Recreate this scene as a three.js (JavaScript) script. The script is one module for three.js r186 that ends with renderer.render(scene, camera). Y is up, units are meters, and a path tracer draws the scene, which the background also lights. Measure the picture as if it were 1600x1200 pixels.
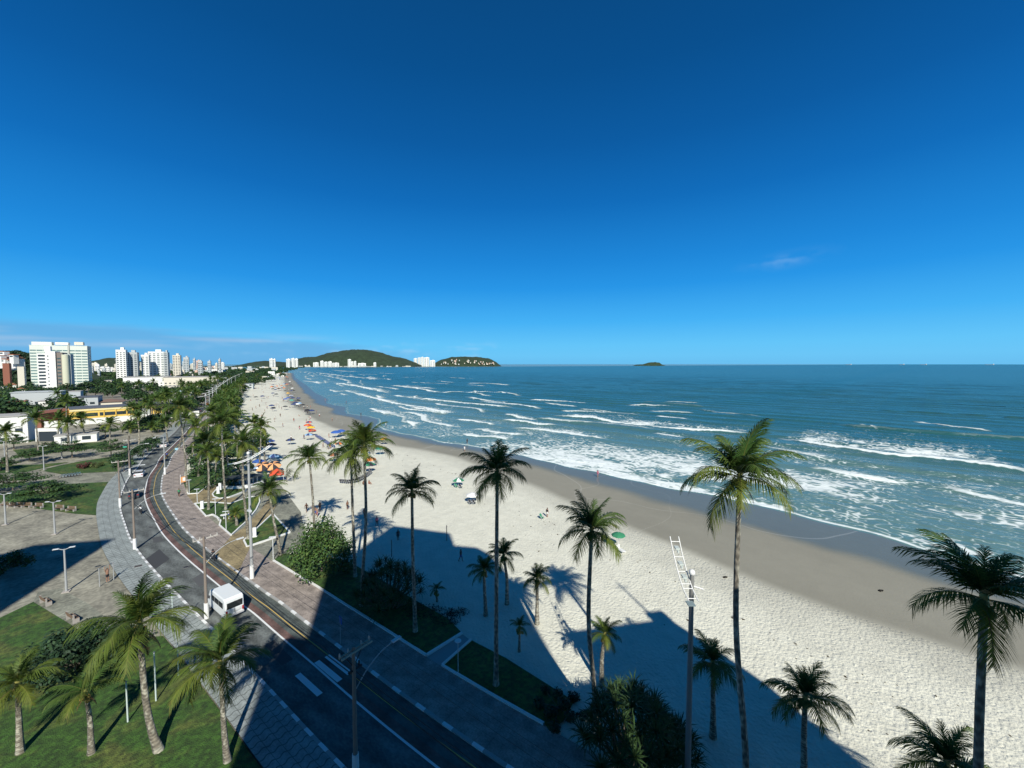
import * as THREE from 'three';
import { mergeGeometries } from 'three/addons/utils/BufferGeometryUtils.js';
import { MarchingCubes } from 'three/addons/objects/MarchingCubes.js';

// ---------------------------------------------------------------- camera, sky, sun, exposure
const scene = new THREE.Scene();
const camera = new THREE.PerspectiveCamera(86.3, 4 / 3, 0.1, 120000);
camera.position.set(0, 28, 0);                       // window of a tower above the promenade
camera.rotation.x = -Math.atan(31 / 640);
const renderer = new THREE.WebGLRenderer({ antialias: true });
renderer.toneMapping = THREE.LinearToneMapping;
renderer.toneMappingExposure = 1.25;
renderer.shadowMap.enabled = true;
const SUN_AZ = 16.5 * Math.PI / 180, SUN_EL = 38 * Math.PI / 180;   // behind the camera, a little to its right
const toSun = new THREE.Vector3(Math.sin(SUN_AZ) * Math.cos(SUN_EL), Math.sin(SUN_EL), Math.cos(SUN_AZ) * Math.cos(SUN_EL));
const sun = new THREE.DirectionalLight(new THREE.Color().setRGB(1, 0.965, 0.87), 4.7);
sun.target.position.set(0, 0, -60); sun.position.copy(toSun).multiplyScalar(300).add(sun.target.position);
sun.castShadow = true; sun.shadow.mapSize.set(4096, 4096);
Object.assign(sun.shadow.camera, { left: -160, right: 160, top: 160, bottom: -160, near: 1, far: 700 });
scene.add(sun, sun.target);

const rng = (s) => () => { s = (s + 0x6d2b79f5) | 0; let t = Math.imul(s ^ (s >>> 15), 1 | s); t = (t + Math.imul(t ^ (t >>> 7), 61 | t)) ^ t; return ((t ^ (t >>> 14)) >>> 0) / 4294967296; };
const PERM = (() => { const r = rng(11), a = new Float32Array(65536); for (let i = 0; i < 65536; i++) a[i] = r(); return a; })();
const hash = (x, y) => PERM[((x * 73 + y * 4441 + ((x * y) & 255) * 31) & 65535)];
const sm = (t) => t * t * (3 - 2 * t);
const step = (a, b, x) => sm(Math.min(1, Math.max(0, (x - a) / (b - a))));
const mix = (a, b, t) => a + (b - a) * t;
function noise(x, y, per = 0) {
  let i = Math.floor(x), j = Math.floor(y); const u = sm(x - i), v = sm(y - j);
  let i1 = i + 1, j1 = j + 1;
  if (per) { i = ((i % per) + per) % per; i1 = ((i1 % per) + per) % per; j = ((j % per) + per) % per; j1 = ((j1 % per) + per) % per; }
  const a = hash(i, j), b = hash(i1, j), c = hash(i, j1), d = hash(i1, j1);
  return a + (b - a) * u + (c - a) * v + (a - b - c + d) * u * v;
}
const fbm = (x, y, o = 4, per = 0) => { let s = 0, a = 0.5, n = 0; for (let k = 0; k < o; k++) { s += a * noise(x + k * 17.3, y + k * 9.1, 0); n += a; a *= 0.5; x *= 2.03; y *= 2.03; } return s / n; };
const fbmT = (x, y, o, per) => { let s = 0, a = 0.5, n = 0; for (let k = 0; k < o; k++) { s += a * noise(x, y, per); n += a; a *= 0.5; x *= 2; y *= 2; per *= 2; } return s / n; };

// computed sky: clear deep blue, pale blue toward the horizon, a thin bank of far cloud low over the land
{
  const W = 2048, Hh = 1024, d = new Float32Array(W * Hh * 4);
  const stops = [[0, 0.145, 0.52, 0.87], [0.02, 0.150, 0.565, 0.93], [0.045, 0.130, 0.56, 0.95], [0.10, 0.062, 0.445, 0.92], [0.178, 0.022, 0.305, 0.80], [0.235, 0.014, 0.245, 0.70], [0.352, 0.006, 0.152, 0.50], [0.458, 0.004, 0.106, 0.365], [0.565, 0.003, 0.080, 0.275], [0.67, 0.003, 0.066, 0.222], [0.82, 0.003, 0.051, 0.164], [1, 0.003, 0.042, 0.13]];
  for (let y = 0; y < Hh; y++) {
    const el = ((y + 0.5) / Hh - 0.5) * Math.PI, e = Math.max(0, Math.sin(el));
    let k = 0; while (k < stops.length - 2 && e > stops[k + 1][0]) k++;
    const A = stops[k], B = stops[k + 1], t = Math.min(1, (e - A[0]) / (B[0] - A[0]));
    for (let x = 0; x < W; x++) {
      let c = [1, 2, 3].map((q) => mix(A[q], B[q], t));
      // azimuth: u = 0.5 + atan2(z, x) / 2pi, so 0 = forward (-z) at u 0.25
      const az = ((x + 0.5) / W - 0.25) * 2 * Math.PI, deg = el * 57.2958, ad = az * 57.2958;
      const cover = (c0, f, tint) => { c = c.map((v, q) => mix(v, tint[q], f * c0)); };
      if (deg > -1 && deg < 12) {
        const n = fbm(ad * 0.12 + 40, deg * 1.6, 4), top = 4.1 - (ad + 52) * 0.055 + (n - 0.5) * 1.2;
        cover(step(top + 0.35, top - 0.5, deg) * step(-8, -24, ad), 0.55, [0.15, 0.37, 0.68]);
        const w = fbm(ad * 0.09 + 9, deg * 2.2 + 5, 4);
        cover(step(0.5, 0.75, w) * step(4, 2.6, deg) * step(1.0, 2.2, deg) * step(-20, -30, ad), 0.5, [0.42, 0.58, 0.78]);
        const p = fbm(ad * 0.35, deg * 1.8 + 3, 4);
        cover(step(0.5, 0.8, p) * step(3.4, 2, deg) * step(0.2, 1.4, deg) * step(-42, -28, ad) * step(4, -8, ad), 0.35, [0.5, 0.72, 0.95]);
      }
      const wx = (ad - 33.3) / 2.8, wy = (deg - 11.8 - wx * 0.25) / 0.62, g = Math.exp(-wx * wx - wy * wy);
      if (g > 0.02) cover(g * step(0.25, 0.7, fbm(ad * 0.7, deg * 2.4 + 7, 4)), 0.30, [0.30, 0.55, 0.86]);
      d.set([c[0] * 0.8, c[1] * 0.8, c[2] * 0.8, 1], (y * W + x) * 4);
    }
  }
  const t = new THREE.DataTexture(d, W, Hh, THREE.RGBAFormat, THREE.FloatType);
  t.mapping = THREE.EquirectangularReflectionMapping; t.magFilter = t.minFilter = THREE.LinearFilter; t.needsUpdate = true;
  scene.background = t; scene.environment = t;
}

// ---------------------------------------------------------------- helpers
const V = (x, y, z) => new THREE.Vector3(x, y, z);
const lin = (r, g, b) => new THREE.Color().setRGB(r, g, b);
const mats = {};
const M = (r, g, b, rough = 0.85, extra = {}) => { const k = [r, g, b, rough, JSON.stringify(extra)].join(); return mats[k] ??= new THREE.MeshStandardMaterial({ color: lin(r, g, b), roughness: rough, ...extra }); };
function tex(w, h, fn, srgb = false, repeat = true) {        // fn(u, v, x, y) -> [r, g, b] 0..1
  const d = new Uint8Array(w * h * 4);
  for (let y = 0; y < h; y++) for (let x = 0; x < w; x++) { const c = fn((x + 0.5) / w, (y + 0.5) / h, x, y), o = (y * w + x) * 4; d[o] = c[0] * 255; d[o + 1] = c[1] * 255; d[o + 2] = c[2] * 255; d[o + 3] = 255; }
  const t = new THREE.DataTexture(d, w, h); t.magFilter = t.minFilter = THREE.LinearFilter;
  t.wrapS = t.wrapT = repeat ? THREE.RepeatWrapping : THREE.ClampToEdgeWrapping;
  if (srgb) t.colorSpace = THREE.SRGBColorSpace; t.needsUpdate = true; return t;
}
const taken = {};
function numbered(n) { taken[n] = (taken[n] ?? 0) + 1; return taken[n] === 1 ? n : n + '_' + String(taken[n] - 1).padStart(3, '0'); }
function shade(o) { o.traverse((m) => { if (m.isMesh) { m.castShadow = true; m.receiveShadow = true; } }); return o; }
function tag(o, label, category, group) { o.userData.label = label; o.userData.category = category; if (group) o.userData.group = group; return o; }
function thing(name, label, category, x = 0, y = 0, z = 0, turn = 0, group) {
  const o = new THREE.Group(); o.name = numbered(name); o.position.set(x, y, z); o.rotation.y = turn; scene.add(o);
  return tag(o, label, category, group);
}
function part(parent, name, geo, mat) { const m = new THREE.Mesh(geo, mat); m.name = name; m.castShadow = m.receiveShadow = true; parent.add(m); return m; }
function structure(name, geo, mat) { const m = part(scene, numbered(name), geo, mat); m.userData.kind = 'structure'; return m; }
function copyOf(root, label, group, x, y, z, turn = 0, s = 1) {
  const c = root.clone(); c.name = numbered(root.userData.base ?? root.name.replace(/_\d{3}$/, '')); c.userData = { label, category: root.userData.category }; if (group) c.userData.group = group;
  c.position.set(x, y, z); c.rotation.y = turn; if (s !== 1) c.scale.multiplyScalar(s); scene.add(c); return c;
}
const _m = new THREE.Matrix4(), _q = new THREE.Quaternion(), UPV = V(0, 1, 0);
function box(w, h, d, x = 0, y = 0, z = 0, ry = 0) { const g = new THREE.BoxGeometry(w, h, d); if (ry) g.rotateY(ry); g.translate(x, y, z); return g; }   // centre at x, y, z
function bar(a, b, r0, r1 = r0, n = 6) {                       // tapered rod from a to b
  const dir = V().subVectors(b, a), g = new THREE.CylinderGeometry(r1, r0, dir.length(), n, 1); g.translate(0, dir.length() / 2, 0);
  g.applyQuaternion(_q.setFromUnitVectors(UPV, dir.normalize())); g.translate(a.x, a.y, a.z); return g;
}
function tube(pts, r, seg = 12, n = 6, closed = false) { return new THREE.TubeGeometry(new THREE.CatmullRomCurve3(pts, closed), seg, r, n, closed); }
const join = (list) => (list.length === 1 ? list[0] : mergeGeometries(list.map((g) => { g = g.index ? g.toNonIndexed() : g; for (const k of Object.keys(g.attributes)) if (!['position', 'normal', 'uv'].includes(k)) g.deleteAttribute(k); return g; })));
function paint(g, fn) {                                        // vertex colours (linear) from position
  const p = g.attributes.position, c = new Float32Array(p.count * 3);
  for (let i = 0; i < p.count; i++) { const k = fn(p.getX(i), p.getY(i), p.getZ(i), i); c.set(k, i * 3); }
  g.setAttribute('color', new THREE.BufferAttribute(c, 3)); return g;
}
class Sheet {                                                  // free triangles
  constructor() { this.p = []; this.u = []; this.i = []; this.c = []; }
  v(x, y, z, u = 0, w = 0) { this.p.push(x, y, z); this.u.push(u, w); return this.p.length / 3 - 1; }
  quad(a, b, c, d) { this.i.push(a, b, c, a, c, d); }
  geo() { const g = new THREE.BufferGeometry(); g.setAttribute('position', new THREE.Float32BufferAttribute(this.p, 3)); g.setAttribute('uv', new THREE.Float32BufferAttribute(this.u, 2)); if (this.c.length) g.setAttribute('color', new THREE.Float32BufferAttribute(this.c, 3)); g.setIndex(this.i); g.computeVertexNormals(); return g; }
}
// flat polygon [[x, z], ...] at height y, uv in metres; with skirt > 0 it gets side faces of that depth
function slab(pts, y, skirt = 0) {
  const s = new THREE.Shape(pts.map(([x, z]) => new THREE.Vector2(x, -z)));
  let g;
  if (skirt) { g = new THREE.ExtrudeGeometry(s, { depth: skirt, bevelEnabled: false }); g.translate(0, 0, y - skirt); } else { g = new THREE.ShapeGeometry(s); g.translate(0, 0, y); }
  g.rotateX(-Math.PI / 2); const p = g.attributes.position, uv = new Float32Array(p.count * 2);
  for (let i = 0; i < p.count; i++) { uv[i * 2] = p.getX(i); uv[i * 2 + 1] = -p.getZ(i); }
  g.setAttribute('uv', new THREE.BufferAttribute(uv, 2)); return g;
}
function smoothLine(pts, stepAt) {                             // [[x, z]] -> resampled points with arc length and seaward normal
  const c = new THREE.CatmullRomCurve3(pts.map(([x, z]) => V(x, 0, z)), false, 'centripetal'), fine = c.getPoints(pts.length * 60), out = [];
  let acc = 0, next = 0;
  for (let i = 0; i < fine.length; i++) {
    if (i) acc += fine[i].distanceTo(fine[i - 1]);
    if (acc >= next || i === fine.length - 1) { const a = fine[Math.max(0, i - 1)], b = fine[Math.min(fine.length - 1, i + 1)], t = V().subVectors(b, a).normalize(); out.push({ x: fine[i].x, z: fine[i].z, s: acc, tx: t.x, tz: t.z, nx: -t.z, nz: t.x }); next = acc + stepAt(acc); }
  }
  return out;
}
function ribbon(line, o0, o1, y, uvOff = 0) {
  const s = new Sheet();
  line.forEach((p, i) => { s.v(p.x + p.nx * o0, y, p.z + p.nz * o0, p.s, o0 + uvOff); s.v(p.x + p.nx * o1, y, p.z + p.nz * o1, p.s, o1 + uvOff); if (i) { const k = i * 2; s.quad(k - 2, k, k + 1, k - 1); } });
  const g = s.geo(); if (g.attributes.normal.getY(0) < 0) { const ix = g.index.array; for (let i = 0; i < ix.length; i += 3) { const t = ix[i]; ix[i] = ix[i + 1]; ix[i + 1] = t; } g.computeVertexNormals(); } return g;
}
// ---------------------------------------------------------------- the setting: shore-aligned axes, p along the beach, q out to sea
const S2 = Math.SQRT1_2;
const toPQ = (x, z) => [(-x - z) * S2, (x - z) * S2], fromPQ = (p, q) => [(q - p) * S2, (-p - q) * S2];
const shorePts = [[-400, 92], [-140, 89], ...[[-10.33, 83.79], [-4.5, 86.14], [0.51, 88.29], [6.56, 89.04], [15.22, 90.96], [24.58, 92.2], [35.96, 90.42], [57.09, 89.55], [84.49, 90], [107.56, 88.98], [121.02, 85.28], [134.8, 86.11], [168.87, 83.24], [200.31, 103.82], [219.25, 96.36], [241.4, 99.96], [263.17, 114.05], [296.62, 111.18], [332.33, 127.62], [416.08, 146.5], [576.14, 191.71], [922.9, 284.81], [1770, 537.4], [3832, 1247]]].sort((a, b) => a[0] - b[0]);
const lerpAt = (pts, p) => { if (p <= pts[0][0]) return pts[0][1]; for (let i = 1; i < pts.length; i++) if (p <= pts[i][0]) { const a = pts[i - 1], b = pts[i], t = (p - a[0]) / (b[0] - a[0] || 1); return mix(a[1], b[1], t); } const a = pts[pts.length - 2], b = pts[pts.length - 1]; return b[1] + (p - b[0]) * (b[1] - a[1]) / (b[0] - a[0] || 1); };
const shoreTab = new Float32Array(4200); for (let i = 0; i < 4200; i++) { let s = 0; const wd = i > 530 ? 4.5 : 2; for (let k = -3; k <= 3; k++) s += lerpAt(shorePts, i - 400 + k * wd); shoreTab[i] = s / 7; }
const shore = (p) => { const t = p + 400; if (t <= 0) return shoreTab[0]; if (t >= 4198) return lerpAt(shorePts, p); const i = Math.floor(t); return mix(shoreTab[i], shoreTab[i + 1], t - i) + 0.7 * Math.sin(p * 0.35) * Math.sin(p * 0.11 + 1) * step(400, 200, p); };

// breaking crests and swells: [points on the plan, foam trail m, strength, ridge height m]
const crests = [
  [[[-23.79, 168.7], [-16.68, 170.6], [-6.11, 172.42], [6.08, 169.64], [20.5, 172.98], [38.3, 180.67]], 30, 1, 0.5],
  [[[1.22, 131.27], [4.48, 130.91], [11.59, 131.65], [20.54, 133.39]], 2.2, 0.75, 0.22], [[[-19.61, 126.72], [-15.24, 128.27], [-10.42, 130.63], [-4.07, 133.77]], 3, 0.9, 0.3],
  [[[-42.07, 243.37], [-27.71, 241.07], [-11.45, 236.33], [6.81, 235.53], [28.72, 239.6]], 1.2, 0.12, 0.9], [[[12.4, 234.72], [15.81, 238.86], [20.29, 248.03]], 8, 0.8, 0.2],
  [[[-29.44, 333.57], [-10.81, 330.44], [18.52, 327.53]], 0.8, 0.3, 0.7], [[[-56.22, 327.44], [-37.66, 331.12], [-29.44, 333.57]], 4, 1, 0.7],
  [[[247.12, 259.01], [294.91, 280.5], [342.21, 233.19], [439.95, 263.75]], 8, 1, 0.5], [[[168.59, 245.93], [190.8, 237.83], [216.64, 235.05]], 6, 1, 0.5], [[[185.24, 186.41], [226.28, 181.52], [255.62, 180.43], [290.78, 177.72]], 7, 0.95, 0.5],
  [[[188.05, 135.7], [208.33, 137.73], [232.46, 139.18]], 7, 1, 0.4], [[[137.13, 125.56], [153.38, 126.95], [166.22, 123.84]], 6, 1, 0.4], [[[136.37, 153.69], [149.68, 154.46], [165.18, 158.57]], 5, 0.9, 0.4],
  [[[46.03, 182.98], [59.59, 180.42], [81.28, 173.39], [100.47, 173.73], [122.16, 178.33], [142.44, 173.17]], 17, 1, 0.5], [[[80.95, 130.59], [101.96, 131.33], [113.54, 128.79], [124.99, 124.6]], 8, 1, 0.45],
  [[[81.43, 205.32], [91.25, 209.24], [101.76, 209.93]], 5, 1, 0.4], [[[63.12, 155.85], [69.71, 157.22], [77.36, 158.13]], 4, 0.9, 0.3], [[[41.49, 96.16], [44.48, 97.12], [47.7, 98.93]], 3, 0.8, 0.15],
  [[[357.03, 193.28], [413.25, 204.4], [500.12, 223.74], [629.77, 244.26]], 10, 1, 0.5], [[[185.91, 133.72], [223.33, 142.9], [257.28, 144.01], [306.38, 153.56], [381.16, 169.15]], 7, 1, 0.45], [[[656.15, 358.02], [737.42, 365.11], [942.95, 392.1], [1449, 503.37]], 16, 1, 0.6],
  [[[385.7, 263.72], [439.95, 263.75], [499.25, 268.59]], 9, 1, 0.5], [[[289.31, 179.19], [314.93, 181.23], [333.49, 183]], 6, 0.9, 0.3], [[[1089, 602.63], [1212, 600.44]], 14, 0.9, 0.4], [[[209.5, 110.13], [226.93, 114.43], [247.47, 118.76]], 6, 1, 0.3],
  [[[159.39, 97.9], [169.72, 101.51], [178.95, 104.56]], 4, 1, 0.2], [[[1454, 661.02], [1633, 674.35], [2036, 784.78]], 30, 1, 0.5], [[[600.58, 216.93], [673.53, 231.78], [739.14, 235.96]], 7, 0.9, 0.2], [[[681.96, 293.14], [868.15, 339.56], [1096, 396.36]], 10, 0.8, 0.3],
  [[[210.51, 204.01], [235.78, 207.96], [264.87, 212.5]], 4, 0.8, 0.3], [[[106.9, 204.79], [127.04, 205.28], [150.01, 205.85]], 5, 0.5, 0.5], [[[58.93, 245.21], [79.04, 248.94], [96.97, 258.89]], 6, 0.5, 0.5], [[[99.85, 277.37], [121.99, 279.31], [147.12, 281.51]], 3, 0.2, 0.5],
  [[[17.52, 148.79], [24.1, 151.62], [35.47, 156.52], [46.67, 161.35]], 7, 0.45, 0.2], [[[598.67, 503.86], [648.45, 504.28], [698.25, 509.47]], 6, 0.6, 0.4], [[[509.63, 335.19], [536.12, 337.9], [565.92, 339.38]], 5, 0.9, 0.4], [[[56.8, 95.24], [69.1, 95.01], [80.93, 94.79]], 2, 0.35, 0.1],
];
{ // further broken crests, shorter and scattered between the main rows
  const r = rng(2024); for (const d0 of [14, 24, 36, 50, 66, 84, 104, 128, 156, 190]) for (let p = -60 + 40 * r(); p < 1700;) { const L = 14 + 46 * r() * (1 + p / 500), on = r() < (p < 70 ? 0.1 : 0.55) * (d0 > 110 ? 0.6 : 1); if (on) { const pts = []; for (let k = 0; k <= 5; k++) { const pp = p + L * k / 5; pts.push([pp, shore(pp) + d0 * (1 + 0.12 * Math.sin(pp * 0.02)) * (1 + p / 2500) + 3 * (r() - 0.5)]); } crests.push([pts, 2 + 3.5 * r() + p * 0.004, 0.55 + 0.4 * r(), 0.3]); } p += L * (1.1 + 0.9 * r()); }
}
crests.forEach((c, i) => { const [pts, w, s, h] = c; crests[i] =  ({ pts, w: w * 1.25, s, h, a: pts[0][0], b: pts[pts.length - 1][0] }); });
const swell = (p, q) => { const d = q - shore(p), k = step(8, 70, d) * (1 - 0.6 * step(500, 2500, q)); const ph = q * 0.33 + 2.2 * noise(p * 0.02, q * 0.008) + 0.02 * p; const gust = 0.5 + noise(p * 0.012 + 3, q * 0.02); return k * (0.3 * gust * Math.sin(ph) + 0.16 * Math.sin(q * 0.74 + p * 0.06 + 3 * noise(p * 0.03 + 9, q * 0.02)) + 0.22 * (noise(p * 0.12, q * 0.35) - 0.5)) * (1 - 0.7 * step(600, 1500, q)); };
const endFade = (c, p) => Math.min(1, Math.max(0, Math.min(p - c.a, c.b - p) / Math.max(3, 0.12 * (c.b - c.a))));
function seaY(p, q) {
  const d = q - shore(p);
  if (d < 0) return 0.014 + d * 0.03;
  let y = 0.014 + 0.05 * step(0, 3, d) + swell(p, q);
  for (const c of crests) if (p > c.a && p < c.b) { const e = q - lerpAt(c.pts, p) - 0.8; if (e > -4 && e < 9) y += c.h * 1.3 * endFade(c, p) * (e < 0 ? Math.exp(-e * e / 1.1) : Math.exp(-e * e / 9)); }
  return y;
}
const ridge = (n) => 1 - Math.abs(2 * n - 1);
function lace(p, q) {                                          // stringy foam net, 0..1
  const wx = p + 2.2 * noise(p * 0.3 + 5, q * 0.3), wq = q + 1.6 * noise(p * 0.3, q * 0.3 + 8);
  const a = ridge(noise(wx * 0.34, wq * 0.6)), b = ridge(noise(wx * 0.85 + 30, wq * 1.2));
  return 0.30 * a * a + 0.70 * b * b * b * b;
}
function foamAt(p, q) {
  const d = q - shore(p); if (d < -0.3) return 0;
  let dens = 0, solid = 0;
  const near = step(135, 35, p) * 0.75 + 0.25 * step(300, 140, p);
  if (d < 1.5) solid = Math.max(solid, step(-0.3, 0.15, d) * step(1.1, 0.3, d + 0.5 * (noise(p * 0.8, q) - 0.5)) * (0.08 + 0.92 * Math.min(1, near * 1.6)));
  const patch = fbm(p * 0.035 + 3, q * 0.06, 3);
  dens += near * (0.56 * step(52, 2, d) * (0.62 + 0.38 * step(0.36, 0.6, patch)) + 0.46 * step(105, 22, d) * step(0.34, 0.58, patch)) + (1 - near) * 0.22 * step(90, 20, d) * step(0.42, 0.65, patch);
  dens += 0.10 * step(140, 50, d) * step(0.5, 0.72, patch);
  for (const c of crests) if (p > c.a && p < c.b) {
    const e = q - lerpAt(c.pts, p) + 0.9 * (noise(p * 0.35, 7 + c.a) - 0.5) + 0.5 * (noise(p * 1.3, 3) - 0.5), f = endFade(c, p) * c.s;
    if (e > -1.2 && e < c.w * 3) {
      const front = Math.min(1.4, 0.35 + c.w * 0.13);
      solid = Math.max(solid, f * step(-0.5, 0, e) * step(front + 1.2, front * 0.4, e) * step(0.08, 0.4, noise(p * 0.09 + c.b, 1) + 0.25 * c.s));
      if (e > 0) dens += f * (0.62 * step(c.w * 1.3, 0, e) + 0.24 * step(c.w * 3, c.w * 0.5, e)) * (0.55 + 0.9 * (noise(p * 0.12, q * 0.15 + 20) - 0.25));
    }
  }
  if (dens < 0.02) return solid;
  const l = lace(p, q) * 0.88 + 0.12 * noise(p * 2.1, q * 2.7), th = 1 - Math.min(0.92, dens);
  return Math.max(solid, (0.68 + 0.3 * dens) * step(th - 0.16, th + 0.2, l));
}
const waterBump = tex(512, 512, (u, v) => { const a = fbmT(u * 8, v * 12, 5, 4), b = ridge(fbmT(u * 6, v * 10, 4, 2)); const h = 0.6 * a + 0.4 * b; return [h, h, h]; });
waterBump.channel = 1;
function seaTile(p0, p1, q0, q1, w, h) {
  const f = new Float32Array(w * h);
  for (let y = 0; y < h; y++) for (let x = 0; x < w; x++) f[y * w + x] = foamAt(p0 + (x + 0.5) / w * (p1 - p0), q0 + (y + 0.5) / h * (q1 - q0));
  const color = tex(w, h, (u, v, x, y) => {
    const k = f[y * w + x], p = p0 + u * (p1 - p0), q = q0 + v * (q1 - q0), d = q - shore(p);
    const n = fbm(p * 0.02, q * 0.045 + 4, 3), silt = step(130, 2, d + 50 * (n - 0.5)) * 0.8 + 0.12 * n;
    const f2 = k * (0.8 + 0.2 * noise(p * 2, q * 2));
    return [mix(mix(0.018, 0.135, silt), 0.84, f2), mix(mix(0.100, 0.232, silt), 0.89, f2), mix(mix(0.106, 0.205, silt), 0.87, f2)].map((c) => Math.pow(c, 1 / 2.2));
  }, true, false);
  const rough = tex(w / 2, h / 2, (u, v, x, y) => { const k = f[y * 2 * w + x * 2]; return [0, mix(0.26, 0.95, k), 0]; }, false, false);
  return new THREE.MeshPhysicalMaterial({ map: color, roughnessMap: rough, roughness: 1, bumpMap: waterBump, bumpScale: 0.5, ior: 1.33, specularIntensity: 0.7 });
}
{
  const grow = (from, to, s, k) => { const a = []; while (from < to) { a.push(from); from += s; s *= k; } return a; };
  const P = [...grow(140, 9000, 1, 1.35).map((v) => -v).reverse(), ...grow(-139, 240, 1, 1), ...grow(240, 1000, 1.1, 1.008), ...grow(1000, 60000, 8, 1.06), 60000];
  const Q = [...grow(66, 200, 0.75, 1), ...grow(200, 420, 0.8, 1.012), ...grow(418, 1500, 2.6, 1.008), ...grow(1500, 90000, 40, 1.12), 90000];
  const i240 = P.findIndex((v) => v >= 240), i1000 = P.findIndex((v) => v >= 1000);
  const spans = [[0, i240, -140, 240, 66, 326, 2048, 1408], [i240, i1000, 240, 1000, 66, 586, 2048, 1024], [i1000, P.length - 1, 1000, 3500, 180, 1180, 2048, 768]];
  const sea = new THREE.Group(); sea.name = 'sea'; sea.userData.kind = 'structure'; scene.add(sea);
  for (const [a, b, p0, p1, q0, q1, w, h] of spans) {
    const s = new Sheet(), uv1 = [], n = Q.length;
    for (let i = a; i <= b; i++) for (let j = 0; j < n; j++) { const p = P[i], q = Q[j], [x, z] = fromPQ(p, q), far = Math.hypot(p, q) > 1500; s.v(x, far ? 0.06 : seaY(p, q), z, (p - p0) / (p1 - p0), (q - q0) / (q1 - q0)); uv1.push(p / 36, q / 30); if (i > a && j) { const k = (i - a) * n + j; s.quad(k, k - 1, k - n - 1, k - n); } }
    const g = s.geo(); g.setAttribute('uv1', new THREE.Float32BufferAttribute(uv1, 2));
    if (g.attributes.normal.getY(5) < 0) { const ix = g.index.array; for (let k = 0; k < ix.length; k += 3) { const t = ix[k]; ix[k] = ix[k + 1]; ix[k + 1] = t; } g.computeVertexNormals(); }
    part(sea, 'water', g, seaTile(p0, p1, q0, q1, w, h));
  }
}

// ---------------------------------------------------------------- avenue: everything is laid out from the white line between carriageway and cycle lane
const lineXZ = [[30, -2.5], [14, -14.2], ...[[-6.14, -27.8], [-12.9, -32.66], [-18.79, -37.11], [-24.19, -41.11], [-29.11, -44.82], [-31.23, -46.29], [-40.31, -52.91], [-45.07, -56.4], [-50.83, -60.8], [-57.76, -66.43], [-65.14, -73.18], [-72.3, -79.92], [-78.49, -86.26], [-83.95, -92.69], [-90.83, -101.28], [-98.03, -111.61], [-104.88, -120.83], [-119.88, -144.68], [-133.61, -166.51], [-156.23, -200.46], [-260.3, -365.22], [-388.84, -578.06], [-597.54, -944.01], [-1237, -2112]]];
const road = smoothLine(lineXZ, (s) => (s < 160 ? 1 : s < 400 ? 4 : 25));
const roadNear = road.filter((p) => p.s < 420);
const offset = (p, o) => [p.x + p.nx * o, p.z + p.nz * o];
const roadAt = (s) => { let i = 1; while (i < road.length - 1 && road[i].s < s) i++; const a = road[i - 1], b = road[i], t = (s - a.s) / (b.s - a.s); const o = {}; for (const k of ['x', 'z', 'tx', 'tz', 'nx', 'nz']) o[k] = mix(a[k], b[k], t); return o; };

// land
const groundTex = tex(512, 512, (u, v) => { const n = fbmT(u * 8, v * 8, 5, 8), m = fbmT(u * 3 + 1, v * 3, 4, 3), k = 0.62 + 0.55 * n + 0.3 * (m - 0.5); return [0.52 * k, 0.50 * k, 0.45 * k]; }, true);
const withRepeat = (t, s) => { const c = t.clone(); c.repeat.set(s, s); c.needsUpdate = true; return c; };
{
  const inland = road.map((p) => offset(p, 6));
  structure('ground', slab([...inland, [-1400, -4200], [-30000, -9000], [-30000, 400], [60, 400], [60, 30]], -0.03), new THREE.MeshStandardMaterial({ map: withRepeat(groundTex, 1 / 60), roughness: 0.95 }));
}
// beach: dry sand, damp sand, and the wet mirror by the water
const sandBump = tex(1024, 1024, (u, v) => { const a = fbmT(u * 24, v * 24, 4, 24), b = ridge(fbmT(u * 16, v * 20, 3, 4)), c = fbmT(u * 5, v * 5, 3, 5); const h = 0.95 * a + 0.15 * b + 0.12 * c - 0.1; return [h, h, h].map((v) => Math.min(1, Math.max(0, v))); });
sandBump.channel = 1;
const dampPts = [[-8.97, 58.58], [-0.74, 58.59], [7.45, 57.66], [14.11, 58.03], [22.18, 59.73], [32.26, 62.41], [38.26, 64.36], [47.99, 66.09], [58.79, 68.9], [73.6, 71.31], [96.23, 74.66], [116.89, 72.18], [135.18, 69.43], [164.98, 70.5], [198.49, 72.74], [233.18, 78.51], [270.62, 85.24], [320.34, 94.17], [384.9, 111.27], [479.97, 137.68], [635.75, 181.76], [858.08, 244.45], [1311, 380.62], [2172, 648.22]].sort((a, b) => a[0] - b[0]);
const dampTab = new Float32Array(4200); for (let i = 0; i < 4200; i++) { let s = 0; for (let k = -4; k <= 4; k++) s += lerpAt(dampPts, i - 400 + k * 3); dampTab[i] = s / 9; }
const dampQ = (p) => dampTab[Math.min(4198, Math.max(0, Math.round(p + 400)))];
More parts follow.
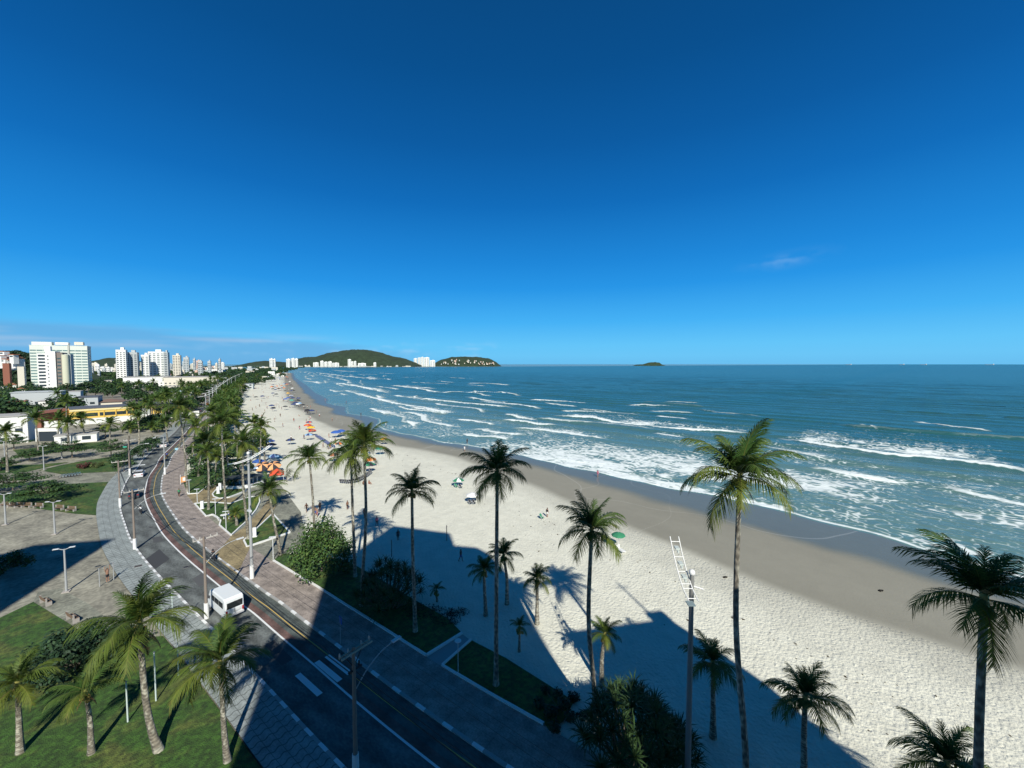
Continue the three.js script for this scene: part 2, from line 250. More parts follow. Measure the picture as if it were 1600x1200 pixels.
function sandTile(p0, p1, q0, q1, w, h) {
  const at = (p, q) => {
    const s = shore(p), dm = dampQ(p) + 2.2 * (fbm(p * 0.08, q * 0.12, 3) - 0.5), wetIn = Math.max(6, (s - dampQ(p)) * 0.42), n = fbm(p * 0.05 + 4, q * 0.09, 4);
    const damp = step(dm - 9, dm + 1.0, q + 3 * (n - 0.5)) * 0.35 + step(dm - 1.6, dm + 1.8, q) * 0.65, wet = step(s - wetIn - 1.5, s - wetIn + 3.5, q + 5 * (n - 0.5));
    return [damp, wet, n];
  };
  const color = tex(w, h, (u, v) => {
    const p = p0 + u * (p1 - p0), q = q0 + v * (q1 - q0), [damp, wet, n] = at(p, q), g = 0.9 + 0.2 * fbm(p * 0.9, q * 0.9, 3) - 0.1 * step(0.55, 0.75, n) + 0.05 * noise(p * 5, q * 5);
    const lineN = Math.abs(fbm(p * 0.03 + 60, q * 0.02, 3) - 0.5 - ((q - shore(p)) * 0.018 + 0.16)), trace = damp * step(0.0032, 0.0006, lineN) * 0.5 + damp * step(0.004, 0.0008, Math.abs(fbm(p * 0.05 + 20, q * 0.03 + 8, 3) - 0.47)) * 0.25;
    const dry = [0.635, 0.622, 0.518], dmp = [0.245, 0.232, 0.180], wt = [0.135, 0.152, 0.130];
    return [0, 1, 2].map((k) => Math.pow(Math.min(0.95, mix(mix(dry[k], dmp[k], damp * (0.92 + 0.1 * n)), wt[k], wet) * mix(g, 1, damp * 0.6) + trace * 0.22), 1 / 2.2));
  }, true, false);
  const rough = tex(w / 2, h / 2, (u, v) => { const [damp, wet] = at(p0 + u * (p1 - p0), q0 + v * (q1 - q0)); return [0, mix(mix(0.97, 0.8, damp), 0.33, wet), 0]; }, false, false);
  return [color, rough];
}
{
  const beach = new THREE.Group(); beach.name = 'beach'; beach.userData.kind = 'structure'; scene.add(beach);
  for (const [s0, s1, p0, p1, q0, q1, w, h, bump] of [[0, 232, -60, 200, 0, 140, 2048, 1024, 0.11], [232, 900, 150, 860, 10, 300, 2048, 1024, 0.05], [900, 99999, 800, 4000, 100, 1200, 1024, 512, 0]]) {
    let maps;
    for (const zone of ['dry', 'damp']) {
    const rows = road.filter((p) => p.s >= s0 - 30 && p.s <= s1 + 30), s = new Sheet(), uv1 = [], N = 40;
    const use = rows.filter((p, i) => p.s >= s0 && p.s <= s1); if (rows.indexOf(use[0]) > 0) use.unshift(rows[rows.indexOf(use[0]) - 1]);
    use.forEach((r, i) => {
      const [ax, az] = offset(r, 3.2), [ap, aq0] = toPQ(ax, az), edge = dampQ(ap), aq = zone === 'dry' ? aq0 : edge, bq = zone === 'dry' ? edge : shore(ap) + 26;
      for (let j = 0; j <= N; j++) { const q = mix(aq, bq, j / N), d = q - shore(ap), [x, z] = fromPQ(ap, q); s.v(x, d > -1 ? -(d + 1) * 0.045 : 0.004 + (s0 > 0 ? 0.002 : 0), z, (ap - p0) / (p1 - p0), (q - q0) / (q1 - q0)); uv1.push(ap / 5.2, q / 5.2); if (i && j) { const k = i * (N + 1) + j; s.quad(k, k - N - 1, k - N - 2, k - 1); } }
    });
    const g = s.geo(); g.setAttribute('uv1', new THREE.Float32BufferAttribute(uv1, 2));
    if (g.attributes.normal.getY(5) < 0) { const ix = g.index.array; for (let k = 0; k < ix.length; k += 3) { const t = ix[k]; ix[k] = ix[k + 1]; ix[k + 1] = t; } g.computeVertexNormals(); }
    maps ??= sandTile(p0, p1, q0, q1, w, h); const [map, roughnessMap] = maps;
    part(beach, zone + '_sand', g, new THREE.MeshStandardMaterial({ map, roughnessMap, roughness: 1, ...(bump ? { bumpMap: sandBump, bumpScale: zone === 'dry' ? bump : 0.012 } : {}) }));
    }
  }
}
// carriageway, cycle lane, pavements
const asphaltTex = tex(1024, 512, (u, v) => { const n = fbmT(u * 64, v * 32, 3, 32), m = fbmT(u * 8, v * 4, 4, 4), tr = Math.pow(Math.abs(Math.sin(v * Math.PI * 2)), 4), k = 0.26 + 0.10 * (n - 0.5) + 0.16 * (m - 0.5) + 0.03 * tr; return [k * 1.3, k * 1.36, k * 1.33]; }, true);
const cycleTex = tex(1024, 256, (u, v) => { const n = fbmT(u * 64, v * 16, 3, 16), m = fbmT(u * 12, v * 3, 4, 3), red = v < 0.30 && m > 0.22, k = 0.85 + 0.5 * (m - 0.5) + 0.3 * (n - 0.5); return red ? [0.44 * k, 0.345 * k, 0.32 * k] : [0.355 * k, 0.385 * k, 0.37 * k]; }, true);
const promTex = tex(1024, 512, (u, v) => { const n = fbmT(u * 80, v * 40, 3, 40), m = fbmT(u * 10, v * 5, 4, 5), j = Math.min(Math.abs(((u * 8) % 1) - 0.5), Math.abs(((v * 4) % 1) - 0.5)) > 0.485 || Math.abs(((u * 8) % 1) - 0.5) > 0.49 || Math.abs(((v * 4) % 1) - 0.5) > 0.487, k = (0.84 + 0.4 * (m - 0.5) + 0.25 * (n - 0.5)) * (j ? 0.8 : 1); return [0.645 * k, 0.60 * k, 0.565 * k]; }, true);
const slabTex = tex(1024, 512, (u, v) => { const n = fbmT(u * 64, v * 32, 3, 32), m = fbmT(u * 8, v * 4, 4, 4), wob = 0.12 * Math.sin(v * Math.PI * 8), a = Math.abs((((u * 12) + wob) % 1 + 1) % 1 - 0.5), b = Math.abs(((v * 4) % 1) - 0.5), j = a > 0.43 || b > 0.475, k = (0.9 + 0.25 * (m - 0.5) + 0.2 * (n - 0.5)) * (j ? 0.68 : 1); return [0.60 * k, 0.63 * k, 0.62 * k]; }, true);
const metre = (t, w, h) => { const c = t.clone(); c.repeat.set(1 / w, 1 / h); c.needsUpdate = true; return new THREE.MeshStandardMaterial({ map: c, roughness: 0.9 }); };
structure('road', ribbon(road, -3.7, 0, 0.0), metre(asphaltTex, 14, 3.7));
structure('cycle_lane', ribbon(road, 0, 2.6, 0.012), metre(cycleTex, 18, 2.6));
structure('promenade', ribbon(road, 2.85, 6.9, 0.13, -2.85), metre(promTex, 8.2, 4.05));
structure('pavement', ribbon(road.filter((p) => p.s < 330), -7.1, -3.95, 0.13, 7.1), metre(slabTex, 9, 3.15));
const white = M(0.72, 0.73, 0.72, 0.7), greyConc = M(0.33, 0.33, 0.32, 0.9), paintY = M(0.62, 0.42, 0.10, 0.7);
structure('lane_line', ribbon(road, -0.09, 0.09, 0.026), white);
structure('cycle_lane_line', ribbon(roadNear, 1.42, 1.5, 0.026), paintY);
for (const s of [30, 33.5]) { }
{ // kerbs: single stones, every other one painted white
  const long = new THREE.BoxGeometry(1, 0.2, 0.26), group = (n) => { const g = new THREE.Group(); g.name = numbered(n); g.userData.kind = 'structure'; scene.add(g); return g; };
  for (const [o, s1, period] of [[2.73, 210, 2], [-3.83, 190, 2]]) {
    const g = group('kerb'); let k = 0;
    for (let s = 14; s < s1; s += 1.02, k++) { const p = roadAt(s), [x, z] = offset(p, o), m = part(g, 'kerb_stone', long, (o > 0 ? k % 3 === 0 : k % 2 === 0) ? white : greyConc); m.position.set(x, 0.055 + 0.008 * Math.sin(k * 7.1), z); m.rotation.y = -Math.atan2(p.tz, p.tx); }
    const rest = part(g, 'kerb_edge', ribbon(road.filter((p) => p.s > s1 - 2), o - 0.13, o + 0.13, 0.15), greyConc); rest.userData.kind = 'stuff';
  }
}
{ // zebra-like bars on the carriageway near the crossing
  const g = new THREE.Group(); g.name = 'crossing_marks'; g.userData.kind = 'structure'; scene.add(g);
  for (const [a, b, w] of [[[-19.36, -35.68], [-16.27, -33.39], 0.5], [[-18.39, -37.27], [-15.23, -34.93], 0.5], [[-17.77, -38.03], [-14.65, -35.76], 0.5]]) { const dx = b[0] - a[0], dz = b[1] - a[1], L = Math.hypot(dx, dz), m = part(g, 'bar', new THREE.BoxGeometry(L, 0.006, w), white); m.position.set((a[0] + b[0]) / 2, 0.034, (a[1] + b[1]) / 2); m.rotation.y = -Math.atan2(dz, dx); }
}
structure('road_patch', slab([[-52.66, -57.54], [-48.79, -54.78], [-49.33, -57.73], [-53.45, -60.8]], 0.008), M(0.045, 0.047, 0.05, 0.9)); structure('road_patch', slab([[-41.72, -52.1], [-39.31, -50.26], [-38.87, -51.63], [-41.62, -53.74]], 0.008), M(0.085, 0.087, 0.088, 0.92)); structure('road_patch', slab([[-58.13, -64.92], [-56.27, -63.02], [-55.05, -63.49], [-57.11, -65.42]], 0.008), M(0.07, 0.072, 0.073, 0.92)); structure('road_patch', slab([[-24.79, -39.37], [-21.43, -36.78], [-20.8, -37.61], [-24.2, -40.32]], 0.008), M(0.06, 0.062, 0.064, 0.92));
for (const [[x, z], r, l, y] of [[[-45.01, -55.31], 0.34, 'round iron manhole cover between the road patches', 0.016], [[-27.29, -41.82], 0.34, 'round iron manhole cover on the road beside the minibus', 0.016], [[-62, -69.08], 0.32, 'round iron manhole cover near the bend of the road', 0.016]]) { const t = thing('manhole_cover', l, 'manhole cover', x, y, z); part(t, 'lid', new THREE.CylinderGeometry(r, r, 0.02, 18), M(0.03, 0.03, 0.032, 0.6)); part(t, 'rim', new THREE.TorusGeometry(r, 0.03, 5, 20).rotateX(Math.PI / 2), M(0.14, 0.14, 0.14, 0.8)); }
{ const [x, z] = [-51.64, -55.31], t = thing('drain_cover', 'dark square drain cover on the pavement slabs', 'drain cover', x, 0.14, z, 0.6); part(t, 'plate', box(0.8, 0.03, 0.6), M(0.06, 0.05, 0.045, 0.7)); part(t, 'frame', join([box(0.9, 0.02, 0.06, 0, 0.005, 0.32), box(0.9, 0.02, 0.06, 0, 0.005, -0.32)]), greyConc); }
// lawns, beds, paths
const grassTex = tex(512, 512, (u, v) => { const n = fbmT(u * 40, v * 40, 4, 40), m = fbmT(u * 6, v * 6, 4, 6), k = 0.8 + 0.7 * (n - 0.5), y = step(0.45, 0.75, m); return [mix(0.25, 0.39, y) * k, mix(0.39, 0.44, y) * k, mix(0.13, 0.19, y) * k]; }, true);
const grassBump = tex(256, 256, (u, v) => { const h = fbmT(u * 64, v * 64, 2, 64); return [h, h, h]; });
const grassMat = new THREE.MeshStandardMaterial({ map: withRepeat(grassTex, 1 / 11), bumpMap: withRepeat(grassBump, 1 / 3), bumpScale: 0.05, roughness: 0.95 });
const pathTex = tex(512, 512, (u, v) => { const n = fbmT(u * 40, v * 40, 4, 40), m = fbmT(u * 5, v * 5, 4, 5), k = 0.8 + 0.35 * (n - 0.5) + 0.4 * (m - 0.5); return [0.66 * k, 0.645 * k, 0.575 * k]; }, true);
const pathMat = new THREE.MeshStandardMaterial({ map: withRepeat(pathTex, 1 / 12), roughness: 0.92 }), ochreMat = new THREE.MeshStandardMaterial({ map: withRepeat(pathTex, 1 / 7), color: lin(0.95, 0.80, 0.55), roughness: 0.92 }), greyPath = new THREE.MeshStandardMaterial({ map: withRepeat(pathTex, 1 / 9), color: lin(0.80, 0.85, 0.85), roughness: 0.92 });
const lawn = (pts, y = 0.06, name = 'lawn') => structure(name, slab(pts, y), grassMat);
const along = (s0, s1, o, n = 24) => Array.from({ length: n + 1 }, (_, i) => offset(roadAt(mix(s0, s1, i / n)), o));
const nearestS = ([x, z]) => { let b = 0, bd = 1e9; for (const p of road) { const d = Math.hypot(p.x - x, p.z - z); if (d < bd) { bd = d; b = p.s; } } return b; };
// park side
structure('plaza', slab([...along(55, 330, -7.1, 60), [-230, -150], [-140, -40]], 0.02), pathMat);
lawn([[-30, -14], ...along(nearestS([-15.99, -27.11]) - 12, nearestS([-35.85, -41.82]), -7.15, 20), ...[[-41.98, -40.03], [-47.78, -42.89], [-56.37, -46.93], [-56.49, -43.89], [-58.48, -39.37], [-38.21, -27.11]]]);
structure('path', slab([[-56.37, -46.93], [-47.78, -42.89], [-41.98, -40.03], [-41.11, -41.82], [-49.21, -46.42], [-56.31, -49.82], [-58.27, -49.1]], 0.035), greyPath);
lawn([[-107.92, -82.97], [-98.94, -79.92], [-81.94, -75.4], [-76.06, -74.43], [-82.43, -81.04], [-89.45, -88.91], [-95.37, -96.26], [-105.12, -94.19], [-104.24, -88.91], [-113.24, -87.13]]);
lawn([[-114.9, -103.07], [-102.79, -105.56], [-111.76, -116.04], [-120.36, -124.25], [-124.59, -116.04], [-124.97, -106.85]]);
structure('path', slab([[-105.12, -94.19], [-95.37, -96.26], [-102.79, -105.56], [-114.9, -103.07]], 0.035), greyPath);
lawn([[-136.11, -102.47], [-126.06, -104.93], [-126.42, -116.04], [-132.13, -113.05], [-148.1, -111.61]]); lawn([[-150.95, -124.25], [-144.26, -129.75], [-145.64, -138.97], [-155.49, -138.97], [-163.18, -132.69]]); lawn([[-142.23, -130.72], [-136.95, -135.76], [-143.64, -147.09], [-152.7, -144.68]]);
// beach side: beds with white kerbs
const kerbW = M(0.70, 0.70, 0.67, 0.8);
function kerbLine(pts, w = 0.22, h = 0.26) {
  const g = new THREE.Group(); g.name = numbered('bed_kerb'); g.userData.kind = 'structure'; scene.add(g);
  const geo = new THREE.BoxGeometry(1, 1, 1);
  for (let i = 1; i < pts.length; i++) {
    const [ax, az] = pts[i - 1], [bx, bz] = pts[i], L = Math.hypot(bx - ax, bz - az), n = Math.max(1, Math.round(L / 2));
    for (let k = 0; k < n; k++) { const t = (k + 0.5) / n, m = part(g, 'kerb_stone', geo, kerbW); m.scale.set(L / n - 0.02, h, w); m.position.set(mix(ax, bx, t), h / 2 + 0.01 * ((k * 7 + i) % 3), mix(az, bz, t)); m.rotation.y = -Math.atan2(bz - az, bx - ax); }
  }
}
const sA = nearestS([1.78, -30.27]), bedA = [...along(sA, nearestS([-6.76, -36.62]), 7.1, 6), ...[[-4.14, -40.13], [-0.61, -37.61], [2.81, -34.64], [5.14, -32.6], [4, -30.66], [2.83, -29.88]]];
lawn(bedA, 0.14, 'planting_bed'); kerbLine([...along(sA, nearestS([-6.76, -36.62]), 7.0, 6), [-4.14, -40.13]]);
const sB0 = nearestS([-8.27, -37.61]), sB1 = nearestS([-34.22, -56.96]);
lawn([...along(sB0, sB1, 7.1, 18), ...[[-34.17, -59.12], [-30, -58.72], [-23.74, -57.15], [-16.44, -51.32], [-11.33, -47.06], [-7.03, -43.66], [-5.18, -41.21]]], 0.14, 'planting_bed'); kerbLine([[-5.18, -41.21], ...along(sB0, sB1, 7.0, 18)]);
structure('path', slab([[-8.27, -37.61], [-5.18, -41.21], [-4.14, -40.13], [-6.76, -36.62]], 0.05), greyConc);
// garden with ochre paths
structure('path', slab([...along(nearestS([-34.22, -56.96]), nearestS([-76.86, -95.21]), 6.7, 16), ...[[-82.75, -106.85], [-69.24, -106.85], [-52.84, -92.69], [-40.05, -76.4], [-31.92, -62.57]]], 0.025), greyPath);
structure('path', slab([[-43.31, -58.32], [-45.64, -65.42], [-45.7, -68.53], [-48.38, -78.12], [-50.49, -83.77], [-46.68, -79.92], [-43.84, -72.56], [-41.68, -65.42], [-39.77, -60.8], [-36.42, -52.91]], 0.145), ochreMat);
structure('path', slab([[-69.47, -86.26], [-63.2, -80.29], [-60.72, -81.42], [-56.58, -81.04], [-57.41, -84.59], [-60.45, -83.77], [-63.24, -85.42], [-66.13, -90.76], [-65.87, -96.8], [-67.97, -98.99], [-69, -90.76], [-68.98, -86.69]], 0.145), ochreMat);
const bedC = [[-42.4, -63.49], [-40.44, -61.23], [-36.85, -66.68], [-44.61, -75.08]]; lawn(bedC, 0.15, 'planting_bed'); kerbLine([...bedC, bedC[0]]);
const bedD = [[-63.49, -80.66], [-56.07, -73.8], [-55.59, -74.75], [-53.85, -73.49], [-51.85, -71.66], [-50.64, -69.64], [-45.75, -65.42], [-47.18, -71.66], [-48.97, -77.08], [-51.13, -81.8], [-53.63, -85.42], [-55.4, -84.18], [-56.32, -80.66], [-60.72, -81.42]]; lawn(bedD, 0.15, 'planting_bed'); kerbLine([...bedD, bedD[0]]);
const bedE = [[-72.06, -89.36], [-69.53, -86.69], [-67.67, -87.13], [-69.72, -92.69], [-68.93, -96.8], [-67.97, -98.99], [-75.47, -104.93], [-82.75, -106.85], [-79.76, -97.88]]; lawn(bedE, 0.15, 'planting_bed'); kerbLine(bedE.slice(0, 6));
const bedF = [[-64.31, -86.69], [-62.8, -85], [-60.85, -83.77], [-59.28, -84.59], [-58.6, -88.91], [-61.41, -93.68], [-64.96, -93.68], [-66.13, -90.76]]; lawn(bedF, 0.15, 'planting_bed'); kerbLine([...bedF, bedF[0]]);
// ---------------------------------------------------------------- towers behind the camera: the camera's own block, its neighbours, and the shade they throw on road and sand
const ST = (s, t) => [s * Math.cos(SUN_AZ) - t * Math.sin(SUN_AZ), -(s * Math.sin(SUN_AZ) + t * Math.cos(SUN_AZ))];   // s across the sun's path, t along it
const towerWall = M(0.55, 0.53, 0.48, 0.85), bandMat = M(0.42, 0.40, 0.37, 0.85), towerGlass = M(0.03, 0.045, 0.055, 0.12), roofMat = M(0.3, 0.3, 0.3, 0.9);
function tower(label, blocks, mast) {
  const t = thing('apartment_tower', label, 'building');
  for (const [pts, h, y0 = 0] of blocks) {
    const xz = pts.map(([s, k]) => ST(s, k)); part(t, 'wall', slab(xz, h, h - y0), towerWall);
    const cx = xz.reduce((a, p) => a + p[0], 0) / xz.length, cz = xz.reduce((a, p) => a + p[1], 0) / xz.length, k = 0.985;
    part(t, 'roof', slab(xz.map(([x, z]) => [cx + (x - cx) * k, cz + (z - cz) * k]), h + 0.3, 0.28), roofMat);
    for (let i = 0; i < xz.length; i++) {
      const a = xz[i], b = xz[(i + 1) % xz.length], L = Math.hypot(b[0] - a[0], b[1] - a[1]), ry = -Math.atan2(b[1] - a[1], b[0] - a[0]); if (L < 3) continue;
      const n = Math.floor(L / 3), out = [-(b[1] - a[1]) / L, (b[0] - a[0]) / L], sg = (out[0] * ((a[0] + b[0]) / 2 - cx) + out[1] * ((a[1] + b[1]) / 2 - cz)) > 0 ? 1 : -1;
      for (let y = y0 + 1.4; y < h - 2; y += 3) for (let j = 0; j < n; j++) { const f = (j + 0.5) / n, w = part(t, 'window', winGeo, towerGlass); w.position.set(mix(a[0], b[0], f) + out[0] * sg * 0.02, y + 0.6, mix(a[1], b[1], f) + out[1] * sg * 0.02); w.rotation.y = ry; }
    }
  }
  if (mast) { const [x, z] = ST(mast[0], mast[1]); part(t, 'mast', join([bar(V(x, mast[2], z), V(x, mast[3], z), 0.16, 0.1), bar(V(x - 0.8, mast[3] - 1, z), V(x + 0.8, mast[3] - 1, z), 0.07)]), roofMat); }
  return t;
}
const winGeo = new THREE.BoxGeometry(1.7, 1.4, 0.08);
tower('tall beige apartment tower that shades the road and beach', [[[[0, -1.6], [-8.6, -15.6], [0.5, -21.6], [9.1, -7.6]], 58], [[[8.6, -4.6], [12.3, -6.5], [13.6, -9], [14.5, -14], [6, -21], [2, -9]], 52], [[[-6.4, -12.5], [-10.4, -10.4], [-11.1, -14], [-9, -19], [-4, -18]], 43.7]]);
tower('lower apartment block with roof mast beside the tall tower', [[[[17.6, -3], [25.9, -3.8], [29, -4], [30.2, -9], [31.2, -14], [27, -19], [17, -17]], 32], [[[27, -5], [29.2, -5.2], [29.2, -8], [27, -8]], 34, 32.3], [[[14.9, -6], [17.5, -5], [17.5, -12], [14.9, -12]], 28.6]], [27.5, -6.5, 32, 40.6]);
tower('separate apartment tower that shades the plaza', [[[[-42.6, 4], [-53.2, 5], [-56.5, 1], [-62, -2], [-60, -16], [-43, -14]], 59]]);
// ---------------------------------------------------------------- plants
const barkTex = tex(512, 64, (v, u) => { const r = Math.abs(((v * 38 + 0.6 * noise(u * 6, v * 30, 0)) % 1) - 0.5) * 2, n = fbmT(u * 8, v * 64, 3, 8), m = step(0.5, 0.68, fbm(u * 5 + 3, v * 26, 3)), k = 0.66 + 0.26 * r + 0.5 * (n - 0.5); return [0.56 * k + 0.16 * m, 0.53 * k + 0.17 * m, 0.47 * k + 0.16 * m]; }, true);
const barkMat = new THREE.MeshStandardMaterial({ map: barkTex, bumpMap: barkTex, bumpScale: 0.04, roughness: 0.95 });
const woodMat = M(0.16, 0.13, 0.10, 0.95);
const leafMat = new THREE.MeshPhysicalMaterial({ vertexColors: true, roughness: 0.6, transmission: 0.22, thickness: 0, side: THREE.DoubleSide, specularIntensity: 0.35 });
const stalkMat = M(0.23, 0.22, 0.06, 0.6), nutMat = M(0.30, 0.20, 0.05, 0.6), deadMat = M(0.22, 0.13, 0.06, 0.95);
// one palm frond, 1 unit long, growing along +x; el = start elevation, droop = how far it bends over
function frondGeo(el, droop, seed, n, wide, tint) {
  const r = rng(seed), s = new Sheet(), pts = []; let x = 0, y = 0, a = el;
  for (let i = 0; i <= 14; i++) { pts.push([x, y, a]); x += Math.cos(a) / 14; y += Math.sin(a) / 14; a -= droop / 14 * (0.35 + 1.3 * i / 14); }
  const at = (t) => { const f = Math.min(13.999, t * 14), i = Math.floor(f), k = f - i; return [mix(pts[i][0], pts[i + 1][0], k), mix(pts[i][1], pts[i + 1][1], k), mix(pts[i][2], pts[i + 1][2], k)]; };
  const col = (k) => { for (let j = 0; j < k.n; j++) s.c.push(...k.c); };
  for (let i = 0; i < 14; i++) {                               // rachis: flat strip with a keel
    const w0 = 0.011 * (1 - i / 15), w1 = 0.011 * (1 - (i + 1) / 15), [ax, ay] = pts[i], [bx, by] = pts[i + 1];
    const q = [s.v(ax, ay, -w0), s.v(ax, ay, w0), s.v(bx, by, w1), s.v(bx, by, -w1), s.v(ax, ay - w0 * 1.3, 0), s.v(bx, by - w1 * 1.3, 0)];
    s.quad(q[0], q[1], q[2], q[3]); s.quad(q[1], q[4], q[5], q[2]); s.quad(q[4], q[0], q[3], q[5]); col({ n: 6, c: tint > 0.85 ? [0.2, 0.12, 0.05] : [0.20, 0.19, 0.045] });
  }
  for (let i = 0; i < n; i++) for (const sd of [-1, 1]) {
    const t = 0.13 + 0.86 * (i + 0.3 * r()) / n, [px, py, pa] = at(t), l = wide * (0.35 + 0.65 * Math.sin(Math.PI * Math.min(1, 0.18 + t * 0.8))) * (0.85 + 0.3 * r()), fw = 0.45 + 0.75 * t + 0.2 * (r() - 0.5), dn = 0.28 + 0.55 * r() + (el < 0 ? 0.25 : 0);
    const ca = Math.cos(pa), sa = Math.sin(pa), dir = V(Math.sin(fw) * ca, Math.sin(fw) * sa, sd * Math.cos(fw)).normalize(), w = 0.6 / n * (n < 20 ? 0.8 : 0.82);
    const mid = V(px, py, 0).addScaledVector(dir, l * 0.5); mid.y -= dn * l * 0.12; const tip = V(px, py, 0).addScaledVector(dir, l * 0.92); tip.y -= dn * l * 0.62;
    const k = [s.v(px - w * ca, py - w * sa, 0), s.v(px + w * ca, py + w * sa, 0), s.v(mid.x + w * 0.8 * ca, mid.y + w * 0.8 * sa, mid.z), s.v(mid.x - w * 0.8 * ca, mid.y - w * 0.8 * sa, mid.z), s.v(tip.x, tip.y, tip.z)];
    s.quad(k[0], k[1], k[2], k[3]); s.i.push(k[3], k[2], k[4]);
    const b = 0.75 + 0.5 * r(), y = Math.min(1, tint + 0.35 * r() * t), dead = tint > 0.9 ? 1 : step(0.8, 1, t) * r() * tint * 0.6;
    const c = [mix(mix(0.030, 0.130, y), 0.15, dead) * b, mix(mix(0.088, 0.160, y), 0.095, dead) * b, mix(mix(0.020, 0.024, y), 0.045, dead) * b]; for (let j = 0; j < 5; j++) s.c.push(...c);
  }
  return s.geo();
}
const CLASSES = [[1.35, 0.7], [1.08, 1.25], [0.78, 1.6], [0.45, 1.65], [0.12, 1.5], [-0.32, 1.2]];
const frondSets = [44, 17].map((n, k) => [0.12, 0.35, 0.62].map((tint, j) => CLASSES.map(([e, d], i) => frondGeo(e, d, 100 + i * 7 + j * 50 + k * 900, n, k ? 0.33 : 0.37, tint + 0.05 * i))));
const oldFrond = frondGeo(-0.85, 0.6, 77, 22, 0.22, 0.95);
function palm(label, group, x, z, h, lean, R, o = {}) {
  const r = rng(o.seed ?? Math.round(Math.abs(x * 131 + z * 17))), t = thing('coconut_palm', label, 'palm tree', x, 0, z, 0, group);
  const bend = o.bend ?? (r() - 0.5) * 0.06 * h, leanZ = o.leanZ ?? (r() - 0.5) * 0.05 * h, c = o.sweep ? new THREE.CatmullRomCurve3([V(0, -0.2, 0), V(lean * 0.45, h * 0.14, 0), V(lean * 0.78, h * 0.36, 0), V(lean * 0.95, h * 0.66, 0), V(lean, h, leanZ)]) : new THREE.CatmullRomCurve3([V(0, -0.2, 0), V(lean * 0.12 + bend * 0.3, h * 0.2, leanZ * 0.1), V(lean * 0.45 + bend, h * 0.55, leanZ * 0.45), V(lean, h, leanZ)]);
  const seg = o.far ? 6 : 16, rad = o.far ? 6 : 9, tr = (o.trunk ?? 0.16), tg = new THREE.TubeGeometry(c, seg, 1, rad), P = tg.attributes.position;
  for (let i = 0; i <= seg; i++) { const q = c.getPointAt(i / seg), f = i / seg, w = tr * (1.25 - 0.35 * f + 0.75 * Math.exp(-f * h / 0.9)) * (1 + 0.03 * Math.sin(i * 2.7)); for (let j = 0; j <= rad; j++) { const k = i * (rad + 1) + j; P.setXYZ(k, q.x + (P.getX(k) - q.x) * w, q.y + (P.getY(k) - q.y) * w, q.z + (P.getZ(k) - q.z) * w); } }
  tg.computeVertexNormals(); part(t, 'trunk', tg, barkMat);
  const L = R * (o.size ?? 1.08), n = Math.round((o.n ?? 22) * (o.far ? 1 : 1.1)), set = frondSets[o.far ? 1 : 0], tilt = o.wind ?? 0.1;
  part(t, 'crown_shaft', join([bar(V(lean, h - 0.5, leanZ), V(lean, h + 0.35 * tr / 0.16, leanZ), tr * 1.25, tr * 0.9, 7)]), stalkMat);
  for (let i = 0; i < n; i++) {
    const f = (i + 0.5) / n, cls = Math.min(5, Math.floor(Math.pow(f, 1.25) * 5.5 + (r() - 0.5) * 0.9)), az = i * 2.39996 + (r() - 0.5) * 0.5, tint = f < 0.4 ? (r() < 0.8 ? 0 : 1) : f < 0.75 ? (r() < 0.6 ? 0 : 1) : (r() < 0.5 ? 1 : 2);
    const m = part(t, 'frond', set[Math.min(2, tint + (o.yellow ? 1 : 0) * (r() < 0.5 ? 1 : 0))][Math.max(0, cls)], leafMat); m.position.set(lean, h + 0.1, leanZ); m.rotation.set((r() - 0.5) * 0.15, az, (r() - 0.5) * 0.25 + tilt * Math.cos(az)); m.scale.setScalar(L * (cls === 0 ? 0.72 : 0.88 + 0.24 * r()));
  }
  for (let i = 0; i < (o.old ?? 0); i++) { const m = part(t, 'dry_frond', oldFrond, leafMat); m.position.set(lean, h - 0.05, leanZ); m.rotation.y = r() * 6.28; m.scale.setScalar(L * (0.42 + 0.25 * r())); }
  if (!o.far) { const nuts = []; for (let i = 0; i < 9; i++) { const g = new THREE.SphereGeometry(0.12, 7, 5), a = r() * 6.28; g.scale(1, 1.25, 1); g.translate(lean + Math.cos(a) * (0.2 + 0.12 * r()), h - 0.15 - 0.4 * r(), leanZ + Math.sin(a) * (0.2 + 0.12 * r())); nuts.push(g); } part(t, 'coconuts', join(nuts), nutMat); }
  return t;
}
const onBeach = (p) => palm(...p);
